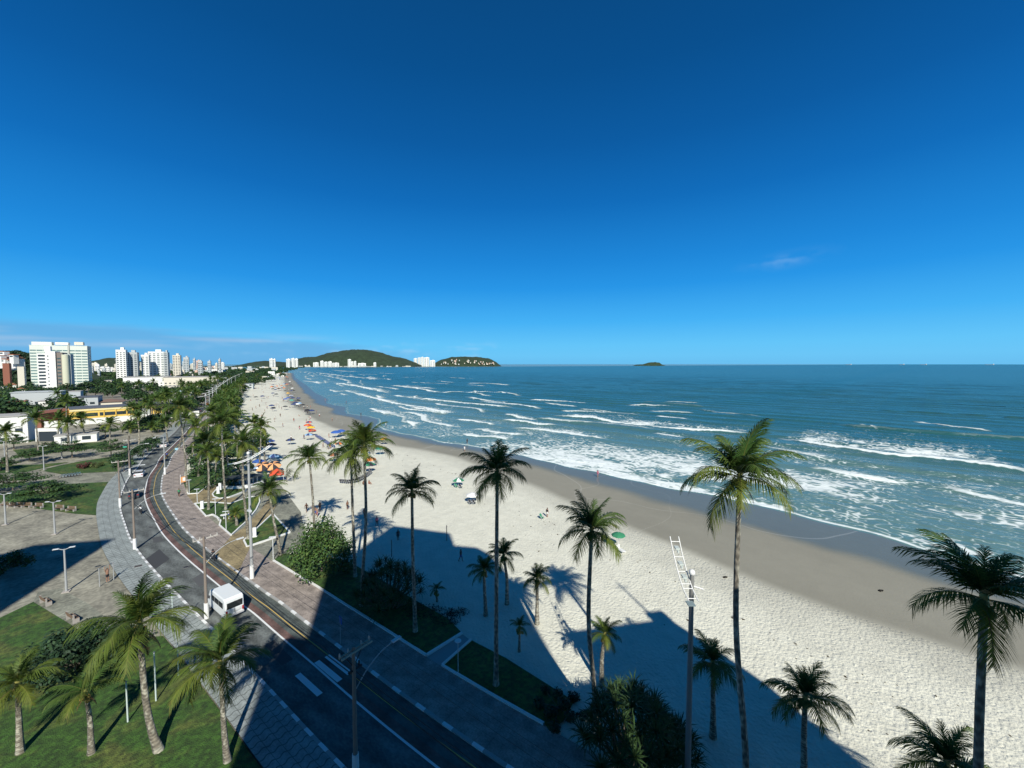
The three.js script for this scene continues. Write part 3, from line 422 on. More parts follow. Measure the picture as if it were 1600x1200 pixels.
// tall palms between promenade and sand
for (const [label, a, o] of [
  ['tall coconut palm with a dense crown over the planting bed beside the short side path', [-1.39, -34.35, 18.83, 0.14, 2.95], { n: 24 }],
  ['coconut palm rising from the shaded beach edge behind the spiky pandanus clump', [6.48, -30.1, 15.41, -0.49, 2.92], { n: 20, old: 1 }],
  ['coconut palm with slim trunk beside the shaded screw pine thicket', [-10.1, -41.51, 14.93, -0.09, 2.72], { n: 20 }],
  ['taller of two coconut palms standing close together beside the round green tree', [-17.38, -46.04, 18.5, 0.55, 3.74], { n: 24, wind: 0.2, yellow: 1 }],
  ['shorter of two close coconut palms, its trunk painted white at the foot', [-20.62, -52.58, 15.82, -0.29, 3.78], { n: 18, wind: 0.25, yellow: 1 }],
  ['coconut palm growing through the round green tree', [-31.28, -63.72, 13.03, -0.5, 3.39], { n: 20, wind: 0.2 }],
  ['young coconut palm on the triangular lawn of the garden', [-33.94, -58.72, 9.51, -1.32, 2.75], { n: 18, wind: 0.1 }],
  ['very tall sunlit coconut palm with yellowing lower fronds and coconuts', [15.04, -24.83, 20.9, -0.82, 3.41], { n: 24, old: 2, yellow: 1, trunk: 0.16 }],
  ['big dark coconut palm with thick trunk standing against the dry sand', [20.89, -16.59, 17.91, -0.74, 3.58], { n: 20, old: 0, trunk: 0.155, size: 0.84 }],
  ['young palm with the broader crown on the shaded sand behind a tall palm', [-0.6, -46.54, 5.81, -0.37, 2.18], { n: 18 }],
  ['young palm on the shaded sand, lower crown beside the broader young palm', [-2.92, -44.35, 5.04, -0.2, 1.8], { n: 16, old: 2 }],
  ['small palm at the edge of sun and shade with its shadow star on the sand', [2.69, -42.89, 4.95, -0.01, 1.68], { n: 17, yellow: 1 }],
  ['knee high palm seedling alone on the shaded sand', [0.69, -38.65, 2.45, 0.06, 1.03], { n: 11, trunk: 0.09 }],
  ['tiny palm seedling beside the screw pine thicket', [-8.84, -47.06, 1.4, -0.06, 1.03], { n: 10, trunk: 0.08 }],
  ['sunlit yellow green young palm behind the pandanus clump', [7.8, -34.35, 4.6, 0.23, 1.61], { n: 18, yellow: 1, old: 1 }],
  ['young palm with arching fronds beside the dark floodlight pole', [15.1, -29.45, 5.82, -0.23, 2.16], { n: 17 }],
  ['spiky young palm at the tip of the tower shade', [19.46, -25.98, 5.81, -0.03, 2.35], { n: 18, old: 1 }],
  ['low palm crown beside the thick trunk of the big dark palm', [24.98, -22.25, 5.33, -0.35, 2.57], { n: 18 }],
]) palm(label, 'palms between promenade and sand', ...a, o);
// palms on the park lawn
for (const [label, a, o] of [
  ['large leaning coconut palm with curved pale trunk on the park lawn', [-25.53, -28.38, 9.33, -1.03, 4.26], { n: 19, wind: 0.25, sweep: true, old: 2, yellow: 1, trunk: 0.185, size: 0.95 }],
  ['coconut palm at the lawn corner overhanging the pavement', [-20.04, -27.57, 7.2, -0.25, 3.62], { n: 18, wind: 0.2, old: 2, sweep: true, trunk: 0.15, yellow: 1, size: 0.95 }],
  ['short yellowing coconut palm beside the dark leafy shrub', [-35.41, -28.19, 5.03, -0.03, 2.73], { n: 16, yellow: 1, old: 1, trunk: 0.15, size: 0.95 }],
  ['short coconut palm with brown hanging fronds on the lawn', [-30.24, -28.14, 4.59, -0.18, 2.55], { n: 12, old: 3, wind: 0.2, trunk: 0.14, size: 0.95 }],
]) palm(label, 'palms on the park lawn', ...a, o);
// palms of the promenade garden
const gardenLabel = ['tall leaning coconut palm at the promenade beside the orange board', 'slender coconut palm on the small garden lawn', 'coconut palm with yellow skirt behind the garden lawn', 'coconut palm beside the tall white floodlight pole', 'low bushy palm on the garden lawn'];
[[[-70.71, -88.01, 18.76, -0.94, 3.58], { n: 22, wind: 0.2 }], [[-58.28, -77.42, 11.05, 0.15, 2.9], { n: 18, wind: 0.2, yellow: 1 }], [[-54.96, -77.42, 16.7, -0.53, 3.87], { n: 24, wind: 0.25, yellow: 1 }], [[-42.15, -64.2, 15.58, -0.22, 3.01], { n: 22, wind: 0.2, yellow: 1, old: 2 }], [[-47.64, -69.64, 2.14, -0.15, 1.74], { n: 18, yellow: 1 }]].forEach(([a, o], i) => palm(gardenLabel[i], 'palms of the promenade garden', ...a, o));
for (const a of [[-78.05, -100.7, 8.83, 1.6, 3.46], [-67.39, -91.71, 6.89, 0.53, 2.87], [-91.61, -116.04, 9.96, 1.47, 3.63], [-67.71, -96.8, 9.57, -0.9, 3.02], [-66.7, -106.85, 11.39, 0.84, 3.34], [-72.28, -106.85, 13.58, -0.57, 4.01], [-77.23, -120.83, 10.36, 0.89, 3.4], [-93.7, -124.25, 13.19, 2.04, 3.88], [-70.72, -116.04, 5.91, -0.01, 2.18], [-111.28, -135.76, 9.68, 2.51, 4.24]]) palm('coconut palm in the crowded palm grove of the garden', 'palm grove of the garden', ...a, { far: true, n: 20, wind: 0.2, yellow: 1 });
// park palms by the street
for (const a of [[-130.71, -104.93, 10.36, -0.04, 3.28], [-145.06, -124.25, 11.23, -0.15, 3.88], [-175.77, -160.46, 13.18, 0.44, 3.51], [-155.41, -142.34, 7.22, 0.15, 4], [-154.3, -147.09, 7.92, -1.22, 4.14], [-130.4, -131.7, 8.56, 0.2, 3.29], [-96.58, -102.47, 12.07, 0.22, 2.24], [-128.47, -140.08, 9.76, -0.45, 2.63], [-119.41, -135.76, 6.89, -0.78, 2.97], [-124.64, -147.09, 6.99, -0.64, 3.22], [-164.49, -147.09, 8.15, 0.9, 3.68]]) palm('park palm with drooping crown near the side street', 'park palms near the side street', ...a, { far: true, n: 20, trunk: 0.2 });

// leafy crowns: many small leaf faces spread through clumps
function leafCrown(seed, clumps, n, size, cols, flat = 0) {
  const r = rng(seed), s = new Sheet(); let vol = clumps.map((c) => Math.pow(c[3] * c[4] * c[5], 0.67)), tot = vol.reduce((a, b) => a + b, 0);
  clumps.forEach(([cx, cy, cz, rx, ry, rz], k) => {
    const m = Math.round(n * vol[k] / tot), tone = 0.8 + 0.4 * r();
    for (let i = 0; i < m; i++) {
      let d = V(r() - 0.5, r() - 0.5, r() - 0.5).normalize(), f = Math.pow(r(), 0.4) * (0.85 + 0.3 * noise(d.x * 3 + seed, d.y * 3 + d.z * 3)), p = V(cx + d.x * rx * f, cy + d.y * ry * f, cz + d.z * rz * f);
      const nm = V(d.x + (r() - 0.5) * 1.3, d.y * (1 + flat) + 0.5 + flat + (r() - 0.5) * 1.1, d.z + (r() - 0.5) * 1.3).normalize(), a = V(r() - 0.5, r() - 0.5, r() - 0.5).cross(nm).normalize(), b = V().crossVectors(nm, a), l = size * (0.7 + 0.7 * r()), w = l * 0.55;
      const q = [p.clone().addScaledVector(a, -l / 2), p.clone().addScaledVector(b, w / 2), p.clone().addScaledVector(a, l / 2), p.clone().addScaledVector(b, -w / 2)].map((v) => s.v(v.x, v.y, v.z)); s.quad(...q);
      const c = cols[Math.floor(r() * cols.length)], t = tone * (0.7 + 0.6 * r()); for (let j = 0; j < 4; j++) s.c.push(c[0] * t, c[1] * t, c[2] * t);
    }
  });
  return s.geo();
}
const GREEN = [[0.045, 0.095, 0.028], [0.06, 0.115, 0.03], [0.035, 0.075, 0.028]], DARK = [[0.022, 0.05, 0.024], [0.03, 0.065, 0.026], [0.026, 0.055, 0.03]], FRESH = [[0.075, 0.14, 0.03], [0.06, 0.12, 0.03], [0.1, 0.15, 0.04]];
function leafyTree(name, label, cat, group, x, z, o) {
  const r = rng(o.seed), t = thing(name, label, cat, x, 0, z, o.turn ?? 0, group), cl = o.clumps, limbs = [];
  const top = V(0, o.fork ?? 1.5, 0); part(t, 'trunk', bar(V(0, -0.2, 0), top, o.trunk ?? 0.2, (o.trunk ?? 0.2) * 0.75, 7), woodMat);
  for (const c of cl) limbs.push(bar(top, V(c[0] * 0.85, c[1], c[2] * 0.85), (o.trunk ?? 0.2) * 0.5, 0.03, 5));
  part(t, 'limbs', join(limbs), woodMat); part(t, 'crown', leafCrown(o.seed, cl, o.n, o.size, o.cols, o.flat ?? 0), leafMat);
  return t;
}
const blob = (seed, n, R, y0, H, cr, flat = 1) => { const r = rng(seed), a = []; for (let i = 0; i < n; i++) { const an = i * 2.4, q = Math.sqrt((i + 0.5) / n) * R; a.push([Math.cos(an) * q, y0 + H * (1 - Math.pow(q / R, 2)) * (0.6 + 0.4 * r()) , Math.sin(an) * q, cr * (0.8 + 0.4 * r()), cr * flat * (0.8 + 0.4 * r()), cr * (0.8 + 0.4 * r())]); } return a; };
{
  const put = (name, label, cat, [x, z], o, group) => leafyTree(name, label, cat, group, x, z, o);
  put('broadleaf_tree', 'round sunlit green tree beside the promenade kerb', 'tree', [-25.7, -54.08], { seed: 5, clumps: blob(5, 22, 3.5, 1.6, 5.0, 1.6), n: 7600, size: 0.34, cols: GREEN.concat(FRESH), trunk: 0.22, fork: 1.2 });
  put('shrub', 'dense dark leafy shrub behind the lawn palms', 'shrub', [-39.91, -36.14], { seed: 8, clumps: blob(8, 16, 3.5, 0.8, 2.9, 1.3), n: 5200, size: 0.3, cols: DARK, trunk: 0.12, fork: 0.4 });
  put('shrub', 'spreading shrub under the large leaning palm', 'shrub', [-38.4, -38.65], { seed: 9, clumps: blob(9, 9, 2.0, 0.5, 1.2, 0.8), n: 2000, size: 0.28, cols: DARK.concat(GREEN), trunk: 0.1, fork: 0.3 });
  // sea almond trees in the park: flat tiers of leaves
  const tier = (seed, R, h) => { const r = rng(seed), a = []; for (let k = 0; k < 3; k++) { const q = R * (1 - 0.28 * k), m = 5 - k; for (let i = 0; i < m; i++) { const an = i / m * 6.28 + k + r(); a.push([Math.cos(an) * q * 0.62, h * (0.55 + 0.22 * k), Math.sin(an) * q * 0.62, q * 0.5, 0.38, q * 0.5]); } } return a; };
  const almond = (label, g, R, h, seed, n = 1700) => put('almond_tree', label, 'tree', g, { seed, clumps: tier(seed, R, h), n, size: 0.42, cols: GREEN, flat: 1.2, trunk: 0.16, fork: h * 0.4 }, 'flat tiered trees of the park');
  almond('widest flat tiered tree of the park shading the lawn by the benches', [-96.07, -82.97], 5.8, 3.6, 21, 3400); almond('flat tiered tree crossing the stone path, next to the widest one', [-110.99, -89.82], 6.0, 3.8, 22, 3000);
  almond('flat tiered park tree beyond the red flowering bush', [-119.38, -120.83], 4.6, 5.4, 23); almond('flat tiered park tree beside the pale path', [-131.01, -120.83], 4.8, 5.0, 24, 2400);
  almond('small flat tiered tree on the far park paving', [-139.98, -117.6], 3.8, 3.0, 25); almond('rounded tiered tree beside the street palm', [-163.98, -133.7], 4.6, 4.6, 26);
  almond('tiered tree behind the pale path, by the lamp post', [-146.26, -128.8], 4.2, 3.2, 27); almond('tiered tree at the park edge by the yellow building', [-154.79, -154.84], 4.8, 5, 28); almond('squat tiered tree at the left end of the far paving', [-134.76, -106.85], 3.2, 3.2, 29);
  for (const [g, k] of [[[-100.52, -104.93], 0], [[-105.9, -109.52], 1], [[-112.13, -123.38], 2], [[-115.58, -128.8], 3], [[-108.47, -116.04], 4], [[-119.35, -134.72], 5]]) put('street_tree', 'small round street tree in the row along the carriageway', 'tree', g, { seed: 40 + k, clumps: blob(40 + k, 7, 1.9, 2.2, 1.6, 1.1), n: 1000, size: 0.4, cols: GREEN.concat(DARK), trunk: 0.1, fork: 2.0 }, 'street trees along the carriageway');
  put('flower_bush', 'bush with dark red flowers on the park lawn', 'bush', [-115.59, -109.52], { seed: 61, clumps: blob(61, 6, 1.9, 0.4, 0.6, 0.7), n: 900, size: 0.3, cols: [[0.14, 0.03, 0.04], [0.10, 0.03, 0.03], [0.05, 0.06, 0.03]], trunk: 0.08, fork: 0.2 });
  put('bush', 'pale green bush beside the dark red flowers', 'bush', [-112.83, -110.21], { seed: 62, clumps: blob(62, 5, 1.7, 0.4, 0.5, 0.6), n: 700, size: 0.28, cols: [[0.11, 0.13, 0.05], [0.09, 0.12, 0.04]], trunk: 0.08, fork: 0.2 });
  put('bush', 'leafy bush in the tower shade at the plaza edge', 'bush', [-68.07, -53.57], { seed: 63, clumps: blob(63, 8, 2.6, 0.6, 2.2, 1.0), n: 1800, size: 0.32, cols: GREEN, trunk: 0.1, fork: 0.5 });
  put('bush', 'dark bush among the garden palms', 'bush', [-66.78, -92.69], { seed: 64, clumps: blob(64, 9, 3.6, 0.8, 3.0, 1.4), n: 1800, size: 0.42, cols: DARK.concat(GREEN), trunk: 0.12, fork: 0.6 });
  put('bush', 'leafy bush beside the orange board', 'bush', [-78.1, -102.47], { seed: 65, clumps: blob(65, 8, 3.0, 0.8, 2.6, 1.2), n: 1500, size: 0.42, cols: GREEN, trunk: 0.12, fork: 0.6 });
  put('bare_shrub', 'thin grey feathery shrub on the sand beside the round umbrellas', 'shrub', [-53.92, -96.8], { seed: 66, clumps: blob(66, 6, 2.2, 1.2, 2.2, 0.9), n: 420, size: 0.3, cols: [[0.22, 0.23, 0.17], [0.18, 0.2, 0.13]], trunk: 0.07, fork: 0.8 });
  put('ground_creeper', 'low creeping shrub at the end of the planting bed', 'shrub', [3.74, -31.97], { seed: 67, clumps: blob(67, 9, 2.2, 0.1, 0.5, 0.6, 0.5), n: 2200, size: 0.22, cols: DARK, trunk: 0.05, fork: 0.15 });
}
// screw pines: stiff sword leaves in rosettes on forked stems
const swordRosette = (() => { const s = new Sheet(), r = rng(3); for (let i = 0; i < 34; i++) { const az = i * 2.4, e = 1.35 - 1.5 * (i / 34) + 0.2 * (r() - 0.5), L = 0.85 + 0.35 * r(), w = 0.035, d = V(Math.cos(az), 0, Math.sin(az)), sd = V(-d.z, 0, d.x), m = V(d.x * Math.cos(e) * L * 0.6, Math.sin(e) * L * 0.6, d.z * Math.cos(e) * L * 0.6), t = V(m.x + d.x * Math.cos(e - 0.6) * L * 0.5, m.y + Math.sin(e - 0.7) * L * 0.5, m.z + d.z * Math.cos(e - 0.6) * L * 0.5);
  const k = [s.v(-sd.x * w, 0, -sd.z * w), s.v(sd.x * w, 0, sd.z * w), s.v(m.x + sd.x * w, m.y, m.z + sd.z * w), s.v(m.x - sd.x * w, m.y, m.z - sd.z * w), s.v(t.x, t.y, t.z)]; s.quad(k[0], k[1], k[2], k[3]); s.i.push(k[3], k[2], k[4]); const b = 0.7 + 0.6 * r(); for (let j = 0; j < 5; j++) s.c.push(0.05 * b, 0.095 * b, 0.03 * b); } return s.geo(); })();
function screwPine(label, [x, z], n, R, H, seed) {
  const r = rng(seed), t = thing('screw_pine', label, 'shrub', x, 0, z), stems = [];
  for (let i = 0; i < n; i++) {
    const an = i * 2.4, q = Math.sqrt((i + 0.3) / n) * R, y = H * (1 - 0.65 * Math.pow(q / R, 2)) * (0.8 + 0.35 * r()), tip = V(Math.cos(an) * q, y, Math.sin(an) * q), knee = V(tip.x * 0.6, y * 0.5, tip.z * 0.6);
    stems.push(bar(V(tip.x * 0.35, 0, tip.z * 0.35), knee, 0.07, 0.06, 5), bar(knee, tip, 0.06, 0.045, 5));
    const m = part(t, 'leaf_rosette', swordRosette, leafMat); m.position.copy(tip); m.rotation.set(0.5 * (tip.z / R) + (r() - 0.5) * 0.4, r() * 6, -0.5 * (tip.x / R) + (r() - 0.5) * 0.4); m.scale.setScalar(0.85 + 0.5 * r());
  }
  part(t, 'stems', join(stems), woodMat);
}
screwPine('shaded screw pine thicket between the slim palm and the round tree', [-14.39, -46.42], 56, 3.8, 4.3, 31);
screwPine('big spiky pandanus clump at the edge of the tower shade', [8.28, -27.34], 60, 3.3, 5.0, 32);
screwPine('small screw pine beside the big spiky pandanus clump', [11.38, -27.8], 18, 1.6, 2.0, 33);
{ // low ground cover on the shaded sand
  const s = leafCrown(90, [[0, 0.1, 0, 2.6, 0.15, 1.6], [2.2, 0.1, 1.4, 1.8, 0.14, 1.2], [-2, 0.1, -1.0, 1.5, 0.14, 1.2], [3.2, 0.08, -0.2, 1.6, 0.1, 1]], 1500, 0.2, DARK), o = part(scene, 'ground_cover', s, leafMat), [x, z] = [-9.51, -44.82]; o.position.set(x, 0, z); tag(o, 'sparse green creepers on the shaded sand edge', 'ground cover'); o.userData.kind = 'stuff';
}
// ---------------------------------------------------------------- town: hills, houses, blocks, far trees
const hillTex = tex(512, 512, (u, v) => { const n = fbmT(u * 48, v * 48, 3, 48), m = fbmT(u * 10, v * 10, 4, 10), k = 0.5 + 0.9 * (n - 0.5) + 0.8 * (m - 0.5); return [0.115 + 0.09 * k, 0.165 + 0.11 * k, 0.105 + 0.08 * k]; }, true);
const hillMat = new THREE.MeshStandardMaterial({ map: withRepeat(hillTex, 1 / 260), bumpMap: withRepeat(hillTex, 1 / 260), bumpScale: 14, roughness: 1 });
function hill(name, pts, z0, depth, seed) {                    // pts: [x, height] along the ridge at z = z0
  const s = new Sheet(), n = 90, m = 26, x0 = pts[0][0], x1 = pts[pts.length - 1][0];
  for (let i = 0; i <= n; i++) for (let j = 0; j <= m; j++) {
    const x = mix(x0, x1, i / n), h = lerpAt(pts, x), v = j / m * 2 - 1, w = Math.max(0, 1 - Math.pow(Math.abs(v), 1.7)), hm = Math.max(...pts.map((p) => p[1]));
    const y = h * w * (0.94 + 0.16 * (fbm(x / hm * 1.6 + seed, v * 4, 4) - 0.5)) + hm * 0.06 * w * (fbm(x / hm * 7, v * 16 + seed, 3) - 0.5) - 3 * (1 - w); s.v(x, y, z0 + v * depth, x, z0 + v * depth); if (i && j) { const k = i * (m + 1) + j; s.quad(k, k - 1, k - m - 2, k - m - 1); }
  }
  const g = s.geo(); if (g.attributes.normal.getY(40) < 0) { const ix = g.index.array; for (let k = 0; k < ix.length; k += 3) { const t = ix[k]; ix[k] = ix[k + 1]; ix[k + 1] = t; } g.computeVertexNormals(); }
  structure(name, g, hillMat);
}
const skyline = (Z, list) => list.map(([px, py]) => [(px - 800) / 640 * Z, 28 + (569 - py) / 640 * Z]);
hill('hill', skyline(4700, [[458, 570], [468, 560], [480, 557], [492, 558], [510, 553], [525, 549], [545, 546], [565, 544.5], [580, 546], [600, 551], [615, 556], [632, 559], [648, 566], [656, 571]]), -4700, 420, 1);
hill('hill', skyline(5200, [[672, 572], [690, 561], [705, 557], [730, 556.5], [750, 557], [765, 560], [775, 565], [783, 572]]), -5200, 300, 5);
hill('hill', skyline(6500, [[385, 570], [400, 565], [415, 563], [440, 565], [470, 567], [490, 571]]), -6500, 400, 8);
hill('hill', skyline(6000, [[140, 567], [165, 562], [180, 558], [205, 563], [225, 568], [280, 571]]), -6000, 500, 9);
hill('hill', skyline(520, [[-120, 560], [-60, 545], [0, 548], [25, 552], [45, 560], [58, 572], [75, 590], [95, 606]]), -540, 90, 12);
hill('islet', skyline(7000, [[988, 571.5], [995, 569.5], [1004, 569], [1012, 566.5], [1020, 565.5], [1030, 566], [1034, 569.5], [1040, 571.6]]), -7000, 60, 15);
{ // low far shore that closes the bay below the hills
  structure('far_shore', slab([[-2600, -3900], [-1950, -4130], [-1050, -4260], [-900, -4900], [-200, -4950], [-100, -5500], [-2800, -5600], [-9000, -5600], [-9000, -3000]], 0.6, 0.8), M(0.16, 0.18, 0.11, 1));
}
const glassD = M(0.035, 0.05, 0.06, 0.15), glassB = M(0.06, 0.10, 0.11, 0.12), wallW = M(0.74, 0.74, 0.70, 0.85), wallC = M(0.62, 0.58, 0.48, 0.88), wallG = M(0.42, 0.45, 0.45, 0.85), wallP = M(0.60, 0.42, 0.33, 0.88), brick = M(0.25, 0.10, 0.065, 0.9), tile = M(0.32, 0.13, 0.07, 0.9), roofG = M(0.36, 0.35, 0.33, 0.9), roofD = M(0.09, 0.10, 0.12, 0.8), yellowW = M(0.74, 0.52, 0.13, 0.85), metalR = M(0.42, 0.52, 0.58, 0.5), teal = M(0.42, 0.58, 0.55, 0.8), darkW = M(0.10, 0.11, 0.12, 0.7);
const unit = new THREE.BoxGeometry(1, 1, 1); unit.translate(0, 0.5, 0);
const blockPart = (t, name, mat, w, h, d, x, y, z) => { const m = part(t, name, unit, mat); m.scale.set(w, h, d); m.position.set(x, y, z); return m; };
// block of flats: wall, a window strip and a balcony slab for each storey, roof box
function faced(x, z, w, d) { const a = Math.atan2(-x, -z) * 0.8, k = Math.cos(a), D = Math.hypot(x, z), f = 1 + d / 2 / D; return [x * f, z * f, w * k, a]; }   // turned most of the way towards the beach front
function flats(label, group, [x, z, w, h], d, o = {}) {
  let turn; [x, z, w, turn] = faced(x, z, w, d);
  const t = thing(o.name ?? 'apartment_block', label, 'building', x, 0, z, turn, group), fh = o.fh ?? 3.1, n = Math.floor((h - 2) / fh), bays = o.bays ?? 3, bw = w / bays;
  blockPart(t, 'wall', o.wall ?? wallW, w, h, d, 0, 0, 0);
  for (let k = 0; k < n; k++) for (let b = 0; b < bays; b++) {
    const y = 1 + k * fh, xx = -w / 2 + (b + 0.5) * bw;
    blockPart(t, 'window', o.glass ?? glassD, bw * (o.ww ?? 0.62), fh * (o.wh ?? 0.42), 0.3, xx, y + fh * 0.3, d / 2 - 0.05);
    if (o.balcony && (b + k) % 1 === 0) blockPart(t, 'balcony', o.balconyMat ?? wallW, bw * 0.8, fh * 0.34, 1.1, xx, y - fh * 0.04, d / 2 + 0.56);
  }
  for (let k = 0; k < n; k++) blockPart(t, 'side_window', o.glass ?? glassD, 0.3, fh * 0.42, d * 0.5, w / 2 - 0.05, 1 + k * fh + fh * 0.3, 0);
  blockPart(t, 'roof_box', o.roofMat ?? o.wall ?? wallW, w * 0.34, Math.min(4, h * 0.08), d * 0.45, (o.rx ?? 0.1) * w, h, 0);
  blockPart(t, 'parapet', o.wall ?? wallW, w * 1.01, 0.5, d * 1.01, 0, h - 0.35, 0);
  return t;
}
{
  const g = 'tall flats beyond the park';
  const big = flats('broad pale green slab block of flats, the widest tower of the town', g, [-493.34, -450, 54.66, 48.3], 22, { bays: 9, wall: M(0.62, 0.66, 0.58, 0.85), glass: M(0.13, 0.22, 0.21, 0.3), ww: 0.9, wh: 0.4, rx: -0.32 });
  blockPart(big, 'roof_box', wallC, 7, 3.4, 8, 14, 49.5, 0); blockPart(big, 'roof_box', wallW, 10, 2.6, 9, 1, 49.5, 0); blockPart(big, 'stair_core', M(0.45, 0.46, 0.4, 0.9), 1.4, 49, 1.2, 7, 0, 11.3);
  const f = thing('apartment_block', 'narrow white block with dark balconies and a round stair tower', 'building', ...[-425.62, 9.59, -380].map((v, i) => (i === 1 ? 0 : v)), 0.62, g), Z = 380, px = (a) => (a - 84) / 640 * Z * 0.8;
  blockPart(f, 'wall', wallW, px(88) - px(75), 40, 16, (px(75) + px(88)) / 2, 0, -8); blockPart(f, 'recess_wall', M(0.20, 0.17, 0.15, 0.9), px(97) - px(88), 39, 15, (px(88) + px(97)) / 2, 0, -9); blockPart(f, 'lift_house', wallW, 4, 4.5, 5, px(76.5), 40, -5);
  blockPart(f, 'balcony_wing', wallW, px(75) - px(63), 38, 12, (px(63) + px(75)) / 2, 0, -8); for (let k = 0; k < 12; k++) blockPart(f, 'balcony_opening', glassD, px(73.5) - px(64.5), 1.5, 0.4, (px(63.5) + px(74)) / 2, 1.6 + k * 3.05, -1.95);
  for (let k = 0; k < 11; k++) blockPart(f, 'window', glassD, 0.7, 1.0, 0.3, px(78), 2 + k * 3.3, 0.02);
  for (let k = 0; k < 10; k++) blockPart(f, 'recess_window', glassB, 2.2, 1.2, 0.3, px(92), 3 + k * 3.3, -1.45);
  const cyl = part(f, 'stair_tower', new THREE.CylinderGeometry(2.6, 2.6, 37, 14), M(0.56, 0.56, 0.42, 0.85)); cyl.position.set(px(100), 18.5, -3);
  blockPart(f, 'rear_wall', wallG, px(107) - px(97), 37.5, 10, (px(97) + px(107)) / 2, 0, -9);
  flats('slim white tower with dark window column, beside the thin light mast', g, [-617.76, -650, 14.18, 50.76], 16, { bays: 3, ww: 0.5 }); flats('dark grey tower behind the slim white tower', g, [-619.2, -670, 16.71, 47.29], 18, { bays: 3, wall: wallG, glass: glassD });
  flats('white rounded tower with pale glass, left of a taller pair', g, [-615.83, -690, 11.83, 43.58], 14, { bays: 2, glass: glassB }); flats('broad white tower with dark side wall in the middle of the skyline', g, [-622.17, -720, 25.81, 49.85], 20, { bays: 4, glass: glassB }); flats('dark slab joined to the broad white tower', g, [-610.15, -725, 6.78, 48.88], 20, { bays: 1, wall: wallG });
  flats('cream stepped tower beyond the dark slab', g, [-669.24, -820, 14.06, 45.88], 16, { bays: 3, wall: wallC });
  // farther skyline: small blocks, each its own
  const r = rng(71), far = 'small blocks of the far skyline', names = ['white', 'cream', 'grey', 'pinkish'], wm = [wallW, wallC, wallG, wallP];
  for (let i = 0; i < 62; i++) {
    const pxx = 141 + i * 3.35 + r() * 3, Z = 900 + 700 * r(), tall = Math.pow(r(), 2.2), peak = pxx > 285 && pxx < 345 ? 9 : pxx < 182 ? 5 : 3.5, k = Math.floor(r() * 3.4); if (pxx > 182 && pxx < 284 && r() < 0.5) continue;
    const w = (3 + 5 * r()) / 640 * Z, h = 12 + tall * (peak / 640 * Z + 20); flats(`${names[k]} small block on the far skyline`, far, [(pxx - 800) / 640 * Z, -Z, w, h], 12, { bays: 2, wall: wm[k], fh: 4.4, glass: r() < 0.5 ? glassB : glassD });
  }
  for (let i = 0; i < 90; i++) { const pxx = 140 + 290 * r(), Z = 1000 + 1500 * r(), k = Math.floor(r() * 3.3); if (pxx / 640 * Z - 1.25 * Z > -(Z * 0.475 + 60)) continue; house(`${names[k]} little house on the far edge of town`, 'little houses on the far edge of town', [(pxx - 800) / 640 * Z, -Z, 10 + 16 * r(), 8 + 10 * r()], 10, { wall: wm[k], roofMat: r() < 0.4 ? tile : roofG }); }
  const seaSide = 'white towers at the far end of the bay';
  for (const [a, b, t, Z] of [[422, 427, 560.5, 2700], [427.5, 431, 561, 2720], [448, 454, 561, 3300], [455.5, 461, 560, 3350], [461, 466, 560.5, 3380], [501, 506, 564, 4200], [507, 512, 565.5, 4200], [513, 519, 565, 4220], [544, 549, 561.5, 4230], [549, 552, 565, 4240], [553, 557, 564.5, 4240], [647, 652, 560, 4800], [653, 657, 559, 4810], [657.5, 662, 558, 4820], [662.5, 671, 558.5, 4830], [672, 680, 563, 4840], [490, 498, 566.5, 4180], [520, 530, 567, 4200], [560, 572, 567.5, 4260], [584, 588, 566.5, 4270], [638, 646, 566.5, 4700]]) flats('white tower standing at the far end of the bay', seaSide, [((a + b) / 2 - 800) / 640 * Z, -Z, (b - a) / 640 * Z, 28 + (569 - t) / 640 * Z], 20, { bays: 2, fh: 9, glass: glassB });
  for (let i = 0; i < 46; i++) { const pxx = 688 + 84 * r(), up = 2 + 9 * r() * Math.min(1, (780 - pxx) / 30), Z = 4905 + up * 6, y = Math.max(2, 28 + (569 - 571 + up * 0.85) / 640 * Z); const t = thing('hillside_house', 'small pale house on the far wooded headland', 'house', (pxx - 800) / 640 * Z, y - 8, -Z, 0, 'houses on the far headland'); const w = 7 + 16 * r() * r(), hh = 12 + 5 * r(); blockPart(t, 'wall', [wallC, wallG, wallP, wallC][i % 4], w, hh, 10, 0, 0, 0); blockPart(t, 'roof', i % 3 ? tile : roofG, w * 1.1, 2.5, 11, 0, hh, 0); }
  for (let i = 0; i < 60; i++) { const pxx = 468 + 176 * r(), Z = 4240 + 60 * r(); house(`pale low house along the far bay shore`, 'low houses along the far bay shore', [(pxx - 800) / 640 * Z, -Z, 10 + 26 * r(), 6 + 14 * r() * r()], 12, { wall: wm[Math.floor(r() * 3)], roofMat: i % 3 ? tile : roofG }); }
}
